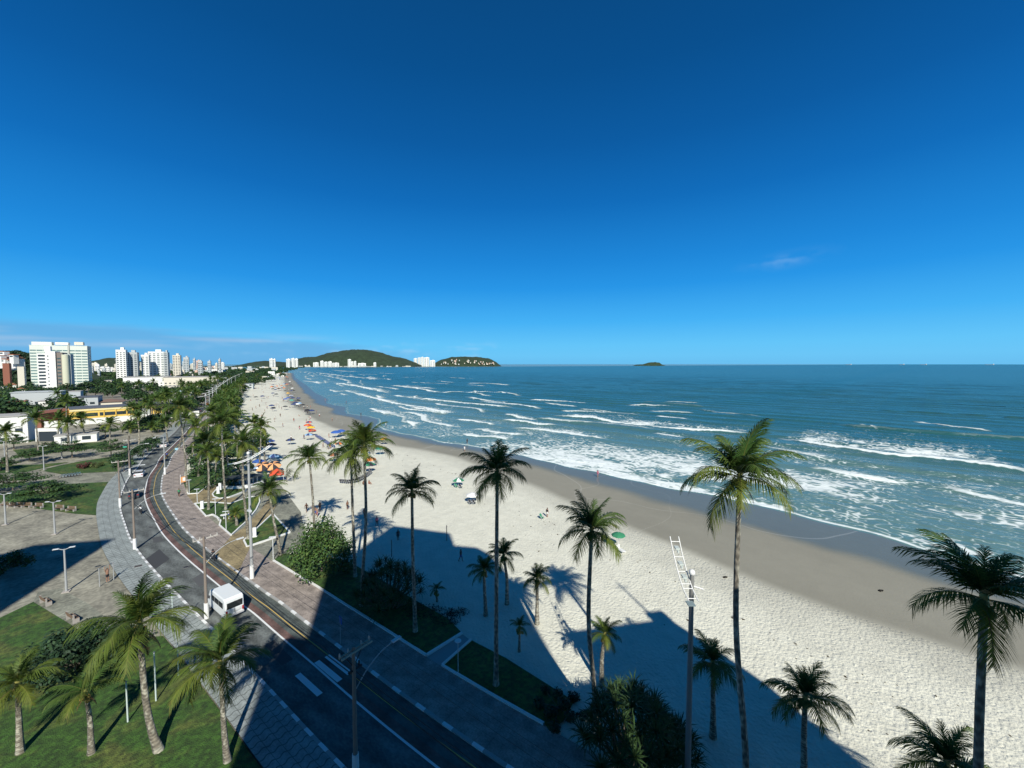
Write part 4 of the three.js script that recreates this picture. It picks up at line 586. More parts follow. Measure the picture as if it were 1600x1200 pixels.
// low houses
function house(label, group, [x, z, w, h], d, o = {}) {
  let turn; [x, z, w, turn] = faced(x, z, w, d);
  const t = thing('house', label, 'house', x, 0, z, turn, group); blockPart(t, 'wall', o.wall ?? wallW, w, h, d, 0, 0, 0);
  if (o.roof === 'hip') { const g = new THREE.ConeGeometry(0.7071, 1, 4, 1); g.rotateY(Math.PI / 4); g.translate(0, 0.5, 0); const m = part(t, 'roof', g, o.roofMat ?? tile); m.scale.set(w * 1.12, h * 0.36, d * 1.12); m.position.y = h; } else blockPart(t, 'roof', o.roofMat ?? roofG, w * 1.04, 0.35, d * 1.04, 0, h, 0);
  const n = Math.max(1, Math.floor(w / 4)), fl = h > 5.5 ? 2 : 1; for (let f = 0; f < fl; f++) for (let i = 0; i < n; i++) blockPart(t, 'window', glassD, w / n * 0.42, 1.3, 0.2, -w / 2 + (i + 0.5) * w / n, 1 + f * 3, d / 2 - 0.03);
  return t;
}
{
  const yb = [[-203.61, -187.72], [-177.77, -217.69]], dx = yb[1][0] - yb[0][0], dz = yb[1][1] - yb[0][1], L = Math.hypot(dx, dz), ry = -Math.atan2(dz, dx);
  const t = thing('yellow_hall', 'long yellow single storey hall with dark window strips and grey shutter', 'building', (yb[0][0] + yb[1][0]) / 2, 0, (yb[0][1] + yb[1][1]) / 2, ry), q = L / 158;
  blockPart(t, 'wall', yellowW, L, 6.9, 14, 0, 0, -8); blockPart(t, 'roof', roofD, L * 1.0, 0.5, 14.4, 0, 6.9, -8); blockPart(t, 'cornice', M(0.78, 0.66, 0.34, 0.85), L, 0.8, 0.3, 0, 6.0, -0.9);
  const at = (a) => (a - 191) * L / 162; for (const [a, b] of [[125, 147], [150, 155], [157, 172], [174, 188], [190, 202]]) blockPart(t, 'window', glassD, at(b) - at(a), 1.5, 0.3, at((a + b) / 2), 3.4, -0.95);
  blockPart(t, 'shutter', M(0.40, 0.44, 0.42, 0.7), at(225) - at(206), 3.4, 0.3, at(215.5), 2.2, -0.93); for (const [a, b] of [[227, 230], [234, 241], [243, 249]]) blockPart(t, 'window', glassD, at(b) - at(a), 1.3, 0.3, at((a + b) / 2), 4, -0.95); for (const a of [156, 173, 189, 204, 228]) blockPart(t, 'pilaster', M(0.66, 0.44, 0.09, 0.85), 0.4, 6, 0.25, at(a), 0, -0.88);
  const w = thing('perimeter_wall', 'white perimeter wall in front of the yellow hall', 'wall', (yb[0][0] + yb[1][0]) / 2, 0, (yb[0][1] + yb[1][1]) / 2, ry); for (let i = 0; i < 12; i++) blockPart(w, 'panel', wallW, (L + 16) / 12 - 0.06, 2.7 + 0.05 * (i % 2), 0.25, -(L + 16) / 2 + (i + 0.5) * (L + 16) / 12, 0, 3.4);
  const big = house('long white warehouse with blank wall behind the trees', null, [-442.15, -497.59, 49, 12.46], 30, { roofMat: roofG }); house('long cream warehouse joined to the white one', null, [-398.81, -511.84, 61.6, 12.02], 30, { wall: wallC });
  house('grey modern house with a deep dark balcony', null, [-286.92, -248.12, 26.03, 10.93], 14, { wall: wallG, roofMat: wallG }); house('small white house with two dark windows below the grey modern house', null, [-249.61, -220.4, 8.64, 7.99], 9, {}); house('small grey house with square window on a dark shed row', null, [-268.31, -251.63, 6.3, 11.08], 8, { wall: wallG });
  const wh = thing('warehouse', 'brick gabled warehouse with sloping blue grey metal roof', 'building', ...[-218.56, 1.75, -176].map((v, i) => (i === 1 ? 0 : v)), 0.25); { const s = new THREE.Shape([[-12, 0], [12, 0], [12, 6.2], [10, 7.2], [-12, 3.6]].map((p) => new THREE.Vector2(...p))), g = new THREE.ExtrudeGeometry(s, { depth: 16, bevelEnabled: false }); g.translate(0, 0, -16); part(wh, 'wall', g, brick); const m = part(wh, 'metal_roof', box(22.6, 0.2, 17, -1, 5.6, -8), metalR); m.rotation.z = 0.163; }
  house('white walled building with flat roof beside the brick warehouse', null, [-177.27, -142.34, 16.54, 9.47], 12, {}); const gt = thing('gateway', 'white gateway with wide dark roller gate on the side street', 'gate', ...[-168.54, -0.17, -148].map((v, i) => (i === 1 ? 0 : v)), 0.12); blockPart(gt, 'gate', M(0.02, 0.03, 0.04, 0.6), 6, 3.6, 0.3, 0, 0, 0); blockPart(gt, 'lintel', wallW, 8, 1.1, 0.8, 0, 3.6, 0); for (const sx of [-1, 1]) blockPart(gt, 'post', wallW, 1.0, 4, 0.8, sx * 3.5, 0, 0);
  house('low white wall house beside the dark gate', null, [-154.61, -144.68, 13.21, 2.75], 5, {}); house('dark roofed shed behind the yellow hall', null, [-253.43, -244.7, 12.27, 8.09], 14, { wall: wallG, roofMat: roofD }); house('house with brown hipped roof behind the yellow hall', null, [-247.73, -251.63, 15.78, 4.75], 12, { roof: 'hip', roofMat: M(0.2, 0.13, 0.1, 0.9), wall: wallC });
  house('white house with blue grey roof beyond the tall garden palm', null, [-231.92, -283.76, 19.55, 8.92], 10, { roofMat: metalR }); house('pale house with flat roof beside the cream warehouse', null, [-328.35, -416.37, 44.3, 5.88], 10, { wall: wallC }); house('pink house at the foot of the wooded hill', null, [-679.15, -578.06, 18.06, 15.37], 12, { wall: wallP }); house('white stepped house below the pink house', null, [-593.4, -511.84, 21.61, 8.82], 10, {}); house('square brick water tower house on the hill foot', null, [-529.78, -430, 6.04, 28.67], 8, { wall: brick, roofMat: brick }); house('cream water tower beside the wooded hill', null, [-478.65, -400, 5.62, 25.51], 7, { wall: wallC }); house('long white house at the hill foot', null, [-763.98, -618.02, 36.7, 10.64], 12, {});
  house('white corner house by the side street trees', null, [-420.48, -337.55, 4.23, 9.01], 10, {}); house('white low house with dark awning by the palms', null, [-266.9, -220.4, 8.64, 7.64], 8, { roofMat: tile });
  for (let i = 0; i < 12; i++) { const r = rng(500 + i), pxx = 2 + i * 2.6 + r() * 4, pyy = 549 + i * 0.9 + 14 * r(), Z = 455 + r() * 15; const t = thing('hillside_house', 'stacked hillside house with orange roof and white balcony', 'house', (pxx - 800) / 640 * Z, 28 + (569 - pyy) / 640 * Z - 8, -Z, 0, 'houses stacked on the wooded hill'); blockPart(t, 'wall', wallW, 4 + 3 * r(), 10, 5, 0, 0, 0); blockPart(t, 'roof', tile, 6.4, 0.9, 6, 0, 10, 0); blockPart(t, 'window_band', glassD, 3.4, 1.4, 0.3, 0, 7.6, 2.5); }
  const r = rng(77), kinds = [['white', wallW, roofG], ['white tiled', wallW, tile], ['cream', wallC, roofG], ['grey', wallG, roofD], ['pink', wallP, tile]];
  for (let i = 0; i < 84; i++) {
    const Z = 300 * Math.pow(1500 / 300, Math.pow(r(), 0.8)), rx = -(Z * 0.475 + 75), lx = -1.27 * Z, X = mix(lx, rx, r()); if (X > rx) continue; const [nm, wa, ro] = kinds[Math.floor(r() * kinds.length)], w = 8 + 6 * r(), h = 3.2 + 3.2 * r();
    const px = X / Z * 640 + 800, py = 569 + 17920 / Z; if (px < 290 && py > 603 && px > 100 && py < 640 && r() < 0.4) continue;
    house(`${nm} low house among the trees of the town`, 'low houses of the town', [X, -Z, w, h], 8 + 5 * r(), { wall: wa, roofMat: ro, roof: ro === tile ? 'hip' : 'flat' });
  }
}
// trees of the town and the avenue
{
  const protoLeaf = [0, 1, 2, 3].map((k) => { const seed = 300 + k, R = 3 + k * 0.4; return { crown: leafCrown(seed, blob(seed, 8, R, 2.6, 2.6, 1.7), 560, 0.95, k % 2 ? DARK.concat(GREEN) : GREEN.concat(DARK)), trunk: bar(V(0, -0.2, 0), V(0, 3.2, 0), 0.24, 0.16, 6) }; });
  const palmProto = [0, 1, 2].map((k) => { const g = [], r = rng(800 + k), h = 8.5 + k * 1.5; for (let i = 0; i < 17; i++) { const f = i / 17, c = frondSets[1][f > 0.6 ? 1 : 0][Math.min(5, Math.floor(f * 6))].clone(); const m = new THREE.Matrix4().compose(V(0.3 * k, h, 0), new THREE.Quaternion().setFromEuler(new THREE.Euler(0, i * 2.4 + r(), 0.15 * Math.cos(i * 2.4))), V(3.4, 3.4, 3.4)); c.applyMatrix4(m); g.push(c); } return { crown: mergeGeometries(g), trunk: bar(V(0, -0.2, 0), V(0.3 * k, h, 0), 0.2, 0.14, 6) }; });
  const plant = (name, proto, label, group, x, z, s, turn) => { const t = thing(name, label, name === 'palm_tree' ? 'palm tree' : 'tree', x, 0, z, turn, group); part(t, 'trunk', proto.trunk, name === 'palm_tree' ? barkMat : woodMat); part(t, 'crown', proto.crown, leafMat); t.scale.setScalar(s); };
  const r = rng(91);
  for (const [px, py, n] of [[300, 716, 0], [316, 700, 1], [332, 716, 2], [348, 726, 3], [362, 716, 0], [330, 690, 1], [352, 700, 2], [376, 712, 3], [385, 700, 1], [398, 706, 0], [308, 734, 2], [370, 740, 3], [402, 690, 2], [345, 742, 0]]) { const Z = 17920 / (py - 569); plant('garden_tree', protoLeaf[n], 'bushy tree in the crowded grove of the promenade garden', 'trees of the garden grove', (px - 800) / 640 * Z, -Z, 0.55 + 0.3 * r(), r() * 6); }
  for (let i = 0; i < 235; i++) {
    const Z = 205 * Math.pow(1100 / 205, r()), rx = -(Z * 0.475 + 72), lx = -1.28 * Z, X = mix(lx, rx, r()), px = X / Z * 640 + 800, py = 569 + 17920 / Z; if (px > 105 && px < 275 && py > 628 && py < 678) continue; if (px > 60 && px < 300 && py > 660) continue; if (px > 20 && px < 100 && py > 628 && py < 644 && r() < 0.7) continue;
    const pl = r() < 0.16; if (pl) plant('palm_tree', palmProto[i % 3], 'town palm rising between the low houses', 'town palms', X, -Z, 0.8 + 0.4 * r(), r() * 6); else plant('town_tree', protoLeaf[i % 4], [0, 2].includes(i % 4) ? 'bright green leafy tree between the low houses of the town' : 'dark green leafy tree between the low houses of the town', 'trees of the town', X, -Z, 1.0 + 0.9 * r(), r() * 6);
  }
  for (let i = 0; i < 66; i++) { const px = i % 3 ? 320 * r() : 165 + 130 * r(), py = i % 3 ? 597 + 32 * Math.pow(r(), 1.2) : 594 + 8 * r(), Z = 17920 / (py - 569), X = (px - 800) / 640 * Z; if (px > 192 && py > 600 && py < 606) continue; plant('town_tree', protoLeaf[i % 4], [0, 2].includes(i % 4) ? 'bright green leafy tree between the low houses of the town' : 'dark green leafy tree between the low houses of the town', 'trees of the town', X, -Z, 0.9 + 0.8 * r(), r() * 6); }
  // belts on both sides of the avenue
  for (let s = 212; s < 640; s += s < 360 ? 2.0 : 4.5) for (const [o0, o1] of [[7.5, 17], [-8.5, -20]]) { if (o0 < 0 && s < 240) continue;
    const p = roadAt(s + 3 * r()), [x, z] = offset(p, mix(o0, o1, r())), pl = r() < 0.62;
    if (pl) plant('palm_tree', palmProto[Math.floor(r() * 3)], o0 > 0 ? 'beachside palm in the belt along the avenue' : 'inland palm in the belt along the avenue', o0 > 0 ? 'beachside palm belt' : 'inland palm belt', x, z, 0.8 + 0.35 * r(), r() * 6); else plant('avenue_tree', protoLeaf[Math.floor(r() * 4)], o0 > 0 ? 'bushy beachside tree in the belt along the avenue' : 'bushy inland tree in the belt along the avenue', o0 > 0 ? 'beachside tree belt' : 'inland tree belt', x, z, 0.55 + 0.4 * r(), r() * 6);
  }
  // farther than trees can be told apart: belts and woods as masses
  const mass = (name, label, list) => { const m = new THREE.InstancedMesh(leafCrown(990, blob(990, 6, 3.4, 1.2, 2.2, 2.4), 150, 2.0, DARK.concat(GREEN)), leafMat, list.length), d = new THREE.Object3D(); list.forEach(([x, z, s], i) => { d.position.set(x, 0, z); d.rotation.y = i * 1.7; d.scale.set(s, s * 0.9, s); d.updateMatrix(); m.setMatrixAt(i, d.matrix); }); m.name = name; tag(m, label, 'trees'); m.userData.kind = 'stuff'; m.castShadow = m.receiveShadow = true; scene.add(m); };
  const belt = [], wood = []; for (let s = 640; s < 3600; s += 7) for (const [a, b] of [[8, 22], [-10, -40], [-10, -40]]) { const p = roadAt(s), [x, z] = offset(p, mix(a, b, r())); belt.push([x, z, 0.9 + 0.8 * r()]); }
  for (let i = 0; i < 1500; i++) { const Z = 900 * Math.pow(5.2, r()), rx = -(Z * 0.475 + 110), X = mix(-1.3 * Z, rx, r()); wood.push([X, -Z, 1.1 + 1.4 * r()]); }
  for (let i = 0; i < 420; i++) { const pxx = -80 + 165 * r(), h = lerpAt(skyline(520, [[-120, 560], [-60, 545], [0, 548], [25, 552], [45, 560], [58, 572], [75, 590], [95, 606]]), (pxx - 800) / 640 * 520), v = -0.05 + 0.9 * r(), w = 1 - Math.pow(v, 1.7); wood.push([(pxx - 800) / 640 * 520, -540 + v * 90, 1.0 + 0.6 * r(), h * w - 3]); }
  mass('tree_belt', 'far green belt of trees along the avenue', belt); mass('far_wood', 'far trees between the distant blocks', wood.filter((w) => w.length === 3));
  const hw = wood.filter((w) => w.length === 4), m = new THREE.InstancedMesh(leafCrown(991, blob(991, 6, 2.6, 0.6, 1.6, 1.8), 160, 1.3, DARK), leafMat, hw.length), d = new THREE.Object3D(); hw.forEach(([x, z, s, y], i) => { d.position.set(x, y, z); d.rotation.y = i; d.scale.setScalar(s); d.updateMatrix(); m.setMatrixAt(i, d.matrix); }); m.name = 'hill_wood'; tag(m, 'dark wood covering the near hill', 'trees'); m.userData.kind = 'stuff'; scene.add(m);
}
// ---------------------------------------------------------------- people (one continuous body each)
function bodyGeo(bones, head, cols, res = 60) {                // bones: [a, b, ra, rb]; box 2.2 m, feet at y = 0
  const mc = new MarchingCubes(res, new THREE.MeshStandardMaterial(), false, false, 40000), E = 1.15, f = mc.field, smin = (a, b, k) => { const h = Math.max(0, Math.min(1, 0.5 + 0.5 * (b - a) / k)); return mix(b, a, h) - k * h * (1 - h); };
  const pa = V(), ba = V(), P = V();
  for (let z = 0; z < res; z++) for (let y = 0; y < res; y++) for (let x = 0; x < res; x++) {
    P.set((x / res * 2 - 1) * E, (y / res * 2 - 1) * E + 1.05, (z / res * 2 - 1) * E); let d = 9;
    for (const [a, b, ra, rb] of bones) { pa.subVectors(P, a); ba.subVectors(b, a); const h = Math.max(0, Math.min(1, pa.dot(ba) / Math.max(1e-6, ba.lengthSq()))), q = pa.addScaledVector(ba, -h).length() - mix(ra, rb, h); d = smin(d, q, 0.035); }
    f[x + y * res + z * res * res] = -d;
  }
  mc.isolation = 0; mc.update(); const n = mc.count, g = new THREE.BufferGeometry(), p = new Float32Array(n * 3); for (let i = 0; i < n; i++) { p[i * 3] = mc.positionArray[i * 3] * E; p[i * 3 + 1] = mc.positionArray[i * 3 + 1] * E + 1.05; p[i * 3 + 2] = mc.positionArray[i * 3 + 2] * E; }
  g.setAttribute('position', new THREE.BufferAttribute(p, 3)); g.setAttribute('normal', new THREE.BufferAttribute(mc.normalArray.slice(0, n * 3), 3)); g.computeVertexNormals(); return g;
}
const B = (a, b, ra, rb = ra) => [V(...a), V(...b), ra, rb];
function pose(kind) {
  if (kind === 'sit') return { head: [0, 0.82, -0.02], hip: 0.16, bones: [B([0, 0.16, 0], [0, 0.56, -0.1], 0.15, 0.17), B([0, 0.58, -0.1], [0, 0.70, -0.06], 0.06), B([0, 0.78, -0.04], [0, 0.85, -0.04], 0.1), ...[-1, 1].flatMap((s) => [B([s * 0.1, 0.14, 0.02], [s * 0.12, 0.42, 0.4], 0.095, 0.07), B([s * 0.12, 0.42, 0.4], [s * 0.1, 0.06, 0.66], 0.065, 0.045), B([s * 0.1, 0.05, 0.66], [s * 0.1, 0.05, 0.8], 0.04), B([s * 0.19, 0.55, -0.1], [s * 0.25, 0.3, 0.0], 0.055, 0.045), B([s * 0.25, 0.3, 0], [s * 0.16, 0.34, 0.24], 0.042, 0.035), B([s * 0.16, 0.34, 0.24], [s * 0.14, 0.36, 0.32], 0.035)])] };
  if (kind === 'ride') return { bones: [B([0, 0.78, 0], [0, 1.2, 0.1], 0.15, 0.18), B([0, 1.22, 0.1], [0, 1.34, 0.12], 0.06), B([0, 1.42, 0.13], [0, 1.5, 0.13], 0.125), ...[-1, 1].flatMap((s) => [B([s * 0.1, 0.78, 0], [s * 0.17, 0.66, 0.42], 0.1, 0.075), B([s * 0.17, 0.66, 0.42], [s * 0.16, 0.3, 0.22], 0.07, 0.05), B([s * 0.16, 0.28, 0.22], [s * 0.16, 0.27, 0.38], 0.045), B([s * 0.2, 1.18, 0.1], [s * 0.3, 0.98, 0.3], 0.06, 0.05), B([s * 0.3, 0.98, 0.3], [s * 0.3, 1.0, 0.56], 0.045, 0.038)])] };
  const w = kind === 'walk' ? 0.26 : 0.02, up = kind === 'hang' || kind === 'reach';
  return { bones: [B([0, 0.95, 0], [0, 1.36, 0], 0.14, 0.17), B([0, 1.4, 0], [0, 1.52, 0.01], 0.06), B([0, 1.6, 0.02], [0, 1.68, 0.02], 0.098), ...[-1, 1].flatMap((s) => [B([s * 0.09, 0.92, 0], [s * 0.1, 0.5, s * w * 0.5 + 0.02], 0.1, 0.07), B([s * 0.1, 0.5, s * w * 0.5 + 0.02], [s * 0.1, 0.08, s * w - (kind === 'walk' ? 0.05 : 0)], 0.065, 0.045), B([s * 0.1, 0.05, s * w - 0.04], [s * 0.11, 0.05, s * w + 0.12], 0.042, 0.035), ...(up ? [B([s * 0.2, 1.38, 0], [s * 0.3, 1.66, 0.05], 0.055, 0.048), B([s * 0.3, 1.66, 0.05], [s * 0.3, 1.94, 0.03], 0.043, 0.036), B([s * 0.3, 1.94, 0.03], [s * 0.28, 2.04, 0.03], 0.04)] : [B([s * 0.2, 1.38, 0], [s * 0.27, 1.1, -s * w * 0.4], 0.056, 0.046), B([s * 0.27, 1.1, -s * w * 0.4], [s * 0.27, 0.84, -s * w * 0.5 + 0.1], 0.043, 0.035), B([s * 0.27, 0.84, -s * w * 0.5 + 0.1], [s * 0.26, 0.74, -s * w * 0.5 + 0.13], 0.036)])])] };
}
const SKIN = [[0.27, 0.15, 0.10], [0.17, 0.085, 0.05], [0.33, 0.20, 0.14]], WEAR = { black: [0.02, 0.02, 0.025], red: [0.4, 0.03, 0.03], white: [0.7, 0.7, 0.68], blue: [0.03, 0.07, 0.3], green: [0.04, 0.22, 0.1], pink: [0.55, 0.14, 0.22] };
const raw = {}; for (const k of ['stand', 'walk', 'hang', 'sit', 'ride']) raw[k] = bodyGeo(pose(k).bones);
const bodyCache = {}, bodyMat = new THREE.MeshStandardMaterial({ vertexColors: true, roughness: 0.7 });
function dressed(kind, skin, shorts, top) {
  return bodyCache[[kind, skin, shorts, top]] ??= paint(raw[kind].clone(), (x, y, z) => {
    const off = kind === 'sit' ? 0.8 : kind === 'ride' ? 0.17 : 0, Y = y + off, inner = Math.abs(x) < 0.235;
    if (kind === 'ride' && y > 1.32) return WEAR.black;
    if (Y > 1.62 && z < 0.06 && Math.abs(x) < 0.16 || Y > 1.74 && Math.abs(x) < 0.16) return [0.03, 0.02, 0.015];
    if (kind === 'ride') { if (y < 0.9 || z > 0.36 && y < 0.8) return WEAR[shorts]; return y > 0.9 && y < 1.26 ? WEAR[top] : SKIN[skin]; }
    if (kind === 'sit' ? (y < 0.3 && z < 0.3) : (y > 0.62 && y < 1.0 && inner)) return WEAR[shorts];
    if (top && (kind === 'sit' ? (y > 0.3 && y < 0.63 && z < 0.1) : (y >= 1.0 && y < 1.46 && inner))) return WEAR[top];
    return SKIN[skin];
  });
}
function person(label, group, x, y, z, turn, kind = 'stand', skin = 0, shorts = 'black', top = null, s = 1) {
  const t = thing('person', label, 'person', x, y, z, turn, group); part(t, 'body', dressed(kind, skin, shorts, top), bodyMat); if (s !== 1) t.scale.setScalar(s); return t;
}
// ---------------------------------------------------------------- posts, poles, wires
const steelG = M(0.34, 0.35, 0.35, 0.6), concrete = M(0.36, 0.33, 0.30, 0.92), whiteP = M(0.72, 0.72, 0.70, 0.7), lampHead = M(0.62, 0.64, 0.64, 0.5), wireM = M(0.02, 0.02, 0.022, 0.7), insul = M(0.45, 0.43, 0.40, 0.4);
const yawOf = (p) => -Math.atan2(p.tz, p.tx);
const poleTops = [];
function utilityPole(label, [x, z], h, arms = 1, lampSide = 1, big = false) {
  const p = roadAt(nearestS([x, z])), t = thing('utility_pole', label, 'pole', x, 0, z, yawOf(p), 'utility poles along the carriageway');   // local z points to the sea side
  part(t, 'shaft', bar(V(0, 1.75, 0), V(0, h, 0), 0.16, 0.11, 9), M(0.22, 0.18, 0.15, 0.92)); part(t, 'painted_foot', bar(V(0, -0.1, 0), V(0, 1.75, 0), 0.24, 0.22, 9), whiteP);
  part(t, 'crossarm', box(0.1, 0.12, 2.3, 0.14, h - 0.3, 0.2), big ? M(0.3, 0.33, 0.27, 0.8) : M(0.5, 0.47, 0.42, 0.8)); if (big) part(t, 'crossarm', box(0.1, 0.12, 2.3, -0.14, h - 0.3, 0.2), M(0.3, 0.33, 0.27, 0.8));
  for (const k of [-0.9, -0.3, 0.7, 1.3]) part(t, 'insulator', bar(V(0.14, h - 0.24, k), V(0.14, h, k), 0.07, 0.05, 7), insul);
  if (big) { part(t, 'brace', join([bar(V(0, h - 1.4, 0), V(0.1, h - 0.35, 0.8), 0.035), bar(V(0, h - 1.4, 0), V(0.1, h - 0.35, -0.6), 0.035)]), wireM); part(t, 'lower_bracket', join([box(0.12, 0.1, 1.0, 0, h - 1.6, 0.1), bar(V(0.15, h - 1.6, 0.5), V(0.15, h - 1.3, 0.5), 0.06), bar(V(-0.15, h - 1.6, -0.3), V(-0.15, h - 1.3, -0.3), 0.06)]), wireM); }
  const arm = part(t, 'lamp_arm', tube([V(0, h - 3.0, 0.15), V(0, h - 2.2, 1.0), V(0, h - 1.6, 2.2), V(0, h - 1.45, 3.2)], 0.045, 14, 6), steelG), hd = part(arm, 'lamp_head', box(0.28, 0.1, 0.75, 0, h - 1.45, 3.5), lampHead);
  poleTops.push({ x, z, h, p, t }); return t;
}
utilityPole('utility pole with double crossarm and street lamp in the tower shade', [-10.57, -26.41], 9.2, 2, 1, true);
utilityPole('utility pole standing beside the white minibus', [-33.68, -43.89], 9.2); utilityPole('utility pole with white foot beside the dark asphalt patch', [-56.94, -60.58], 9.2); utilityPole('utility pole with white foot at the curve of the pavement', [-76.93, -79.19], 9.2); utilityPole('utility pole beside the silver car at the lawn path', [-96.18, -101.87], 9.2);
{ // cables strung from pole to pole
  const byS = poleTops.map((q) => ({ ...q, s: nearestS([q.x, q.z]) })).sort((a, b) => a.s - b.s); let n = 0;
  const extra = roadAt(0); byS.unshift({ x: offset(extra, -4.1)[0], z: offset(extra, -4.1)[1], h: 9.2, p: extra });
  for (let i = 1; i < byS.length; i++) {
    const a = byS[i - 1], b = byS[i], t = thing('overhead_cables', i === 1 ? 'overhead cables running from the crossarm pole along the shaded road' : `overhead cables between utility poles, span ${['', 'past the crosswalk bars', 'over the white minibus', 'along the asphalt patch', 'round the pavement curve', 'beside the silver car'][i] ?? ''}`.trim(), 'cables', 0, 0, 0, 0, 'overhead cables');
    for (const [o, dy, r] of [[-0.9, 0, 0.012], [0.7, 0, 0.012], [1.3, 0, 0.012], [0.22, -1.9, 0.03], [0.22, -2.3, 0.04]]) { const A = V(a.x + a.p.nx * o, a.h + dy, a.z + a.p.nz * o), C = V(b.x + b.p.nx * o, b.h + dy, b.z + b.p.nz * o), Mi = A.clone().lerp(C, 0.5); Mi.y -= 0.4; part(t, 'cable', tube([A, Mi, C], r, 14, 4), wireM); }
  }
}
function tLamp(label, [x, z], h, turn, group) { const t = thing('lamp_post', label, 'lamp post', x, 0, z, turn, group); part(t, 'foot', box(0.7, 0.12, 0.7, 0, 0.08, 0), concrete); part(t, 'shaft', bar(V(0, 0, 0), V(0, h, 0), 0.13, 0.09, 8), steelG); for (const s of [-1, 1]) { const a = part(t, 'arm', bar(V(0, h - 0.1, 0), V(s * 0.55, h + 0.1, 0), 0.05), steelG); part(a, 'lamp_head', box(0.55, 0.07, 0.26, s * 0.72, h + 0.13, 0), lampHead); } return t; }
tLamp('two armed lamp post at the tip of the tower shade on the plaza', [-54.81, -49.1], 5.4, 0.5); tLamp('two armed lamp post on the sunlit plaza below the benches', [-75.25, -66.17], 5.4, 0.3); tLamp('two armed lamp post at the end of the bench row', [-88.34, -70.21], 5.4, 0.3); tLamp('two armed lamp post behind the flat tiered trees', [-133.16, -120.01], 6, 0.2); tLamp('two armed lamp post beside the park palm on the far paving', [-145.11, -116.04], 6, 0.2);
tLamp('slim white lamp post on the hedge of the upper lawn', [-123.45, -106.85], 6.4, 0.2);
for (const [g, h, l] of [[[-69.6, -87.13], 3.1, 'short garden lamp beside the tall leaning palm'], [[-62.91, -80.66], 3.1, 'short garden lamp at the ochre path mouth'], [[-55, -74.75], 3.1, 'short garden lamp on the small lawn by the white stele'], [[-48.14, -67.73], 3.3, 'short garden lamp at the lawn tip'], [[-34.28, -57.54], 3.3, 'short garden lamp at the bed corner by the bicycles']]) { const [x, z] = g, t = thing('garden_lamp', l, 'lamp post', x, 0, z, 0.3, 'short garden lamps'); part(t, 'shaft', bar(V(0, 0, 0), V(0, h, 0), 0.06, 0.05, 7), lampHead); part(t, 'lamp_head', box(0.9, 0.06, 0.3, 0, h, 0), lampHead); }
for (const [g, l] of [[[-87.83, -102.47], 'tall curved arm street lamp with white foot on the promenade kerb']]) { const [x, z] = g, t = thing('street_lamp', l, 'street lamp', x, 0, z, 0.9); part(t, 'foot', bar(V(0, -0.05, 0), V(0, 1.9, 0), 0.24, 0.22, 8), whiteP); part(t, 'shaft', bar(V(0, 1.9, 0), V(0, 9.5, 0), 0.14, 0.09, 8), steelG); part(t, 'arm', tube([V(0, 9.4, 0), V(-0.3, 10.0, 0), V(-1.1, 10.2, 0), V(-1.7, 9.8, 0)], 0.06, 12), steelG); part(t, 'lamp_head', box(0.6, 0.12, 0.3, -1.8, 9.7, 0), lampHead); }
// beach floodlight poles: tall mast carrying a curved ladder frame with floodlights
function floodPole(label, [x, z], h, turn, len, rise, dark) {
  const t = thing('floodlight_pole', label, 'light pole', x, 0, z, turn, 'beach floodlight poles'), mt = whiteP;
  part(t, 'mast', bar(V(0, 0, 0), V(0, h, 0), 0.2, 0.13, 10), dark ? M(0.20, 0.20, 0.19, 0.8) : steelG); part(t, 'mast_cap', new THREE.SphereGeometry(0.2, 8, 6).translate(0, h + 0.1, 0), whiteP);
  const side = dark ? 0.42 : -0.35, rr = dark ? 0.035 : 0.055, f = (k) => V(side, h - 0.9 + rise * Math.pow(k, 1.8), mix(-len * 0.42, len * 0.58, k)), rail = (o) => tube([0, 0.25, 0.5, 0.75, 1].map((k) => f(k).add(V(o, 0, 0))), rr, 16, 6), fr = part(t, 'ladder_frame', join([rail(-0.28), rail(0.28)]), mt);
  for (const k of [0.08, 0.28, 0.36, 0.55, 0.75, 0.94]) part(fr, 'rung', bar(f(k).add(V(-0.28, 0, 0)), f(k).add(V(0.28, 0, 0)), 0.03), mt);
  for (const k of [0.46, 0.65, 0.85]) { const c = f(k); part(t, 'floodlight', join([box(0.26, 0.1, 0.42, c.x, c.y + 0.08, c.z), box(0.1, 0.14, 0.14, c.x, c.y - 0.06, c.z - 0.24)]), M(0.5, 0.55, 0.52, 0.4)); }
  part(t, 'end_plate', box(0.42, 0.05, 0.5, f(0).x + 0.28, f(0).y, f(0).z - 0.2), M(0.2, 0.26, 0.27, 0.5)); part(t, 'clamp', bar(V(-0.65, h - 0.85, -0.2), V(0.1, h - 0.7, 0), 0.05), mt);
  return t;
}
floodPole('dark floodlight pole with white ladder frame rising from the tower shade', [11.16, -24.8], 15.0, Math.PI - 0.05, 3.5, 2.4, true);
{ const arcs = [[[-33.87, -52.1], 'white floodlight pole with curved frame beside the garden lawn']]; for (const s of [232, 256, 282, 312, 346, 384, 430, 490, 560, 640]) arcs.push([offset(roadAt(s), 7.2), 'distant white floodlight pole with curved frame above the avenue palms']); arcs.forEach(([g, l], i) => { const p = roadAt(nearestS(g)), t = floodPole(l, g, i ? 15.5 : 16.5, Math.atan2(p.nx, p.nz), i ? 6 : 4.4, i ? 2.4 : 1.6); if (!i) { part(t, 'painted_foot', bar(V(0, 0, 0), V(0, 1.9, 0), 0.26, 0.24, 9), whiteP); part(t, 'side_lamp', join([bar(V(0, 9.9, 0), V(-1.3, 9.8, -0.6), 0.05), box(0.7, 0.2, 0.3, -1.4, 9.55, -0.6)]), lampHead); } }); }
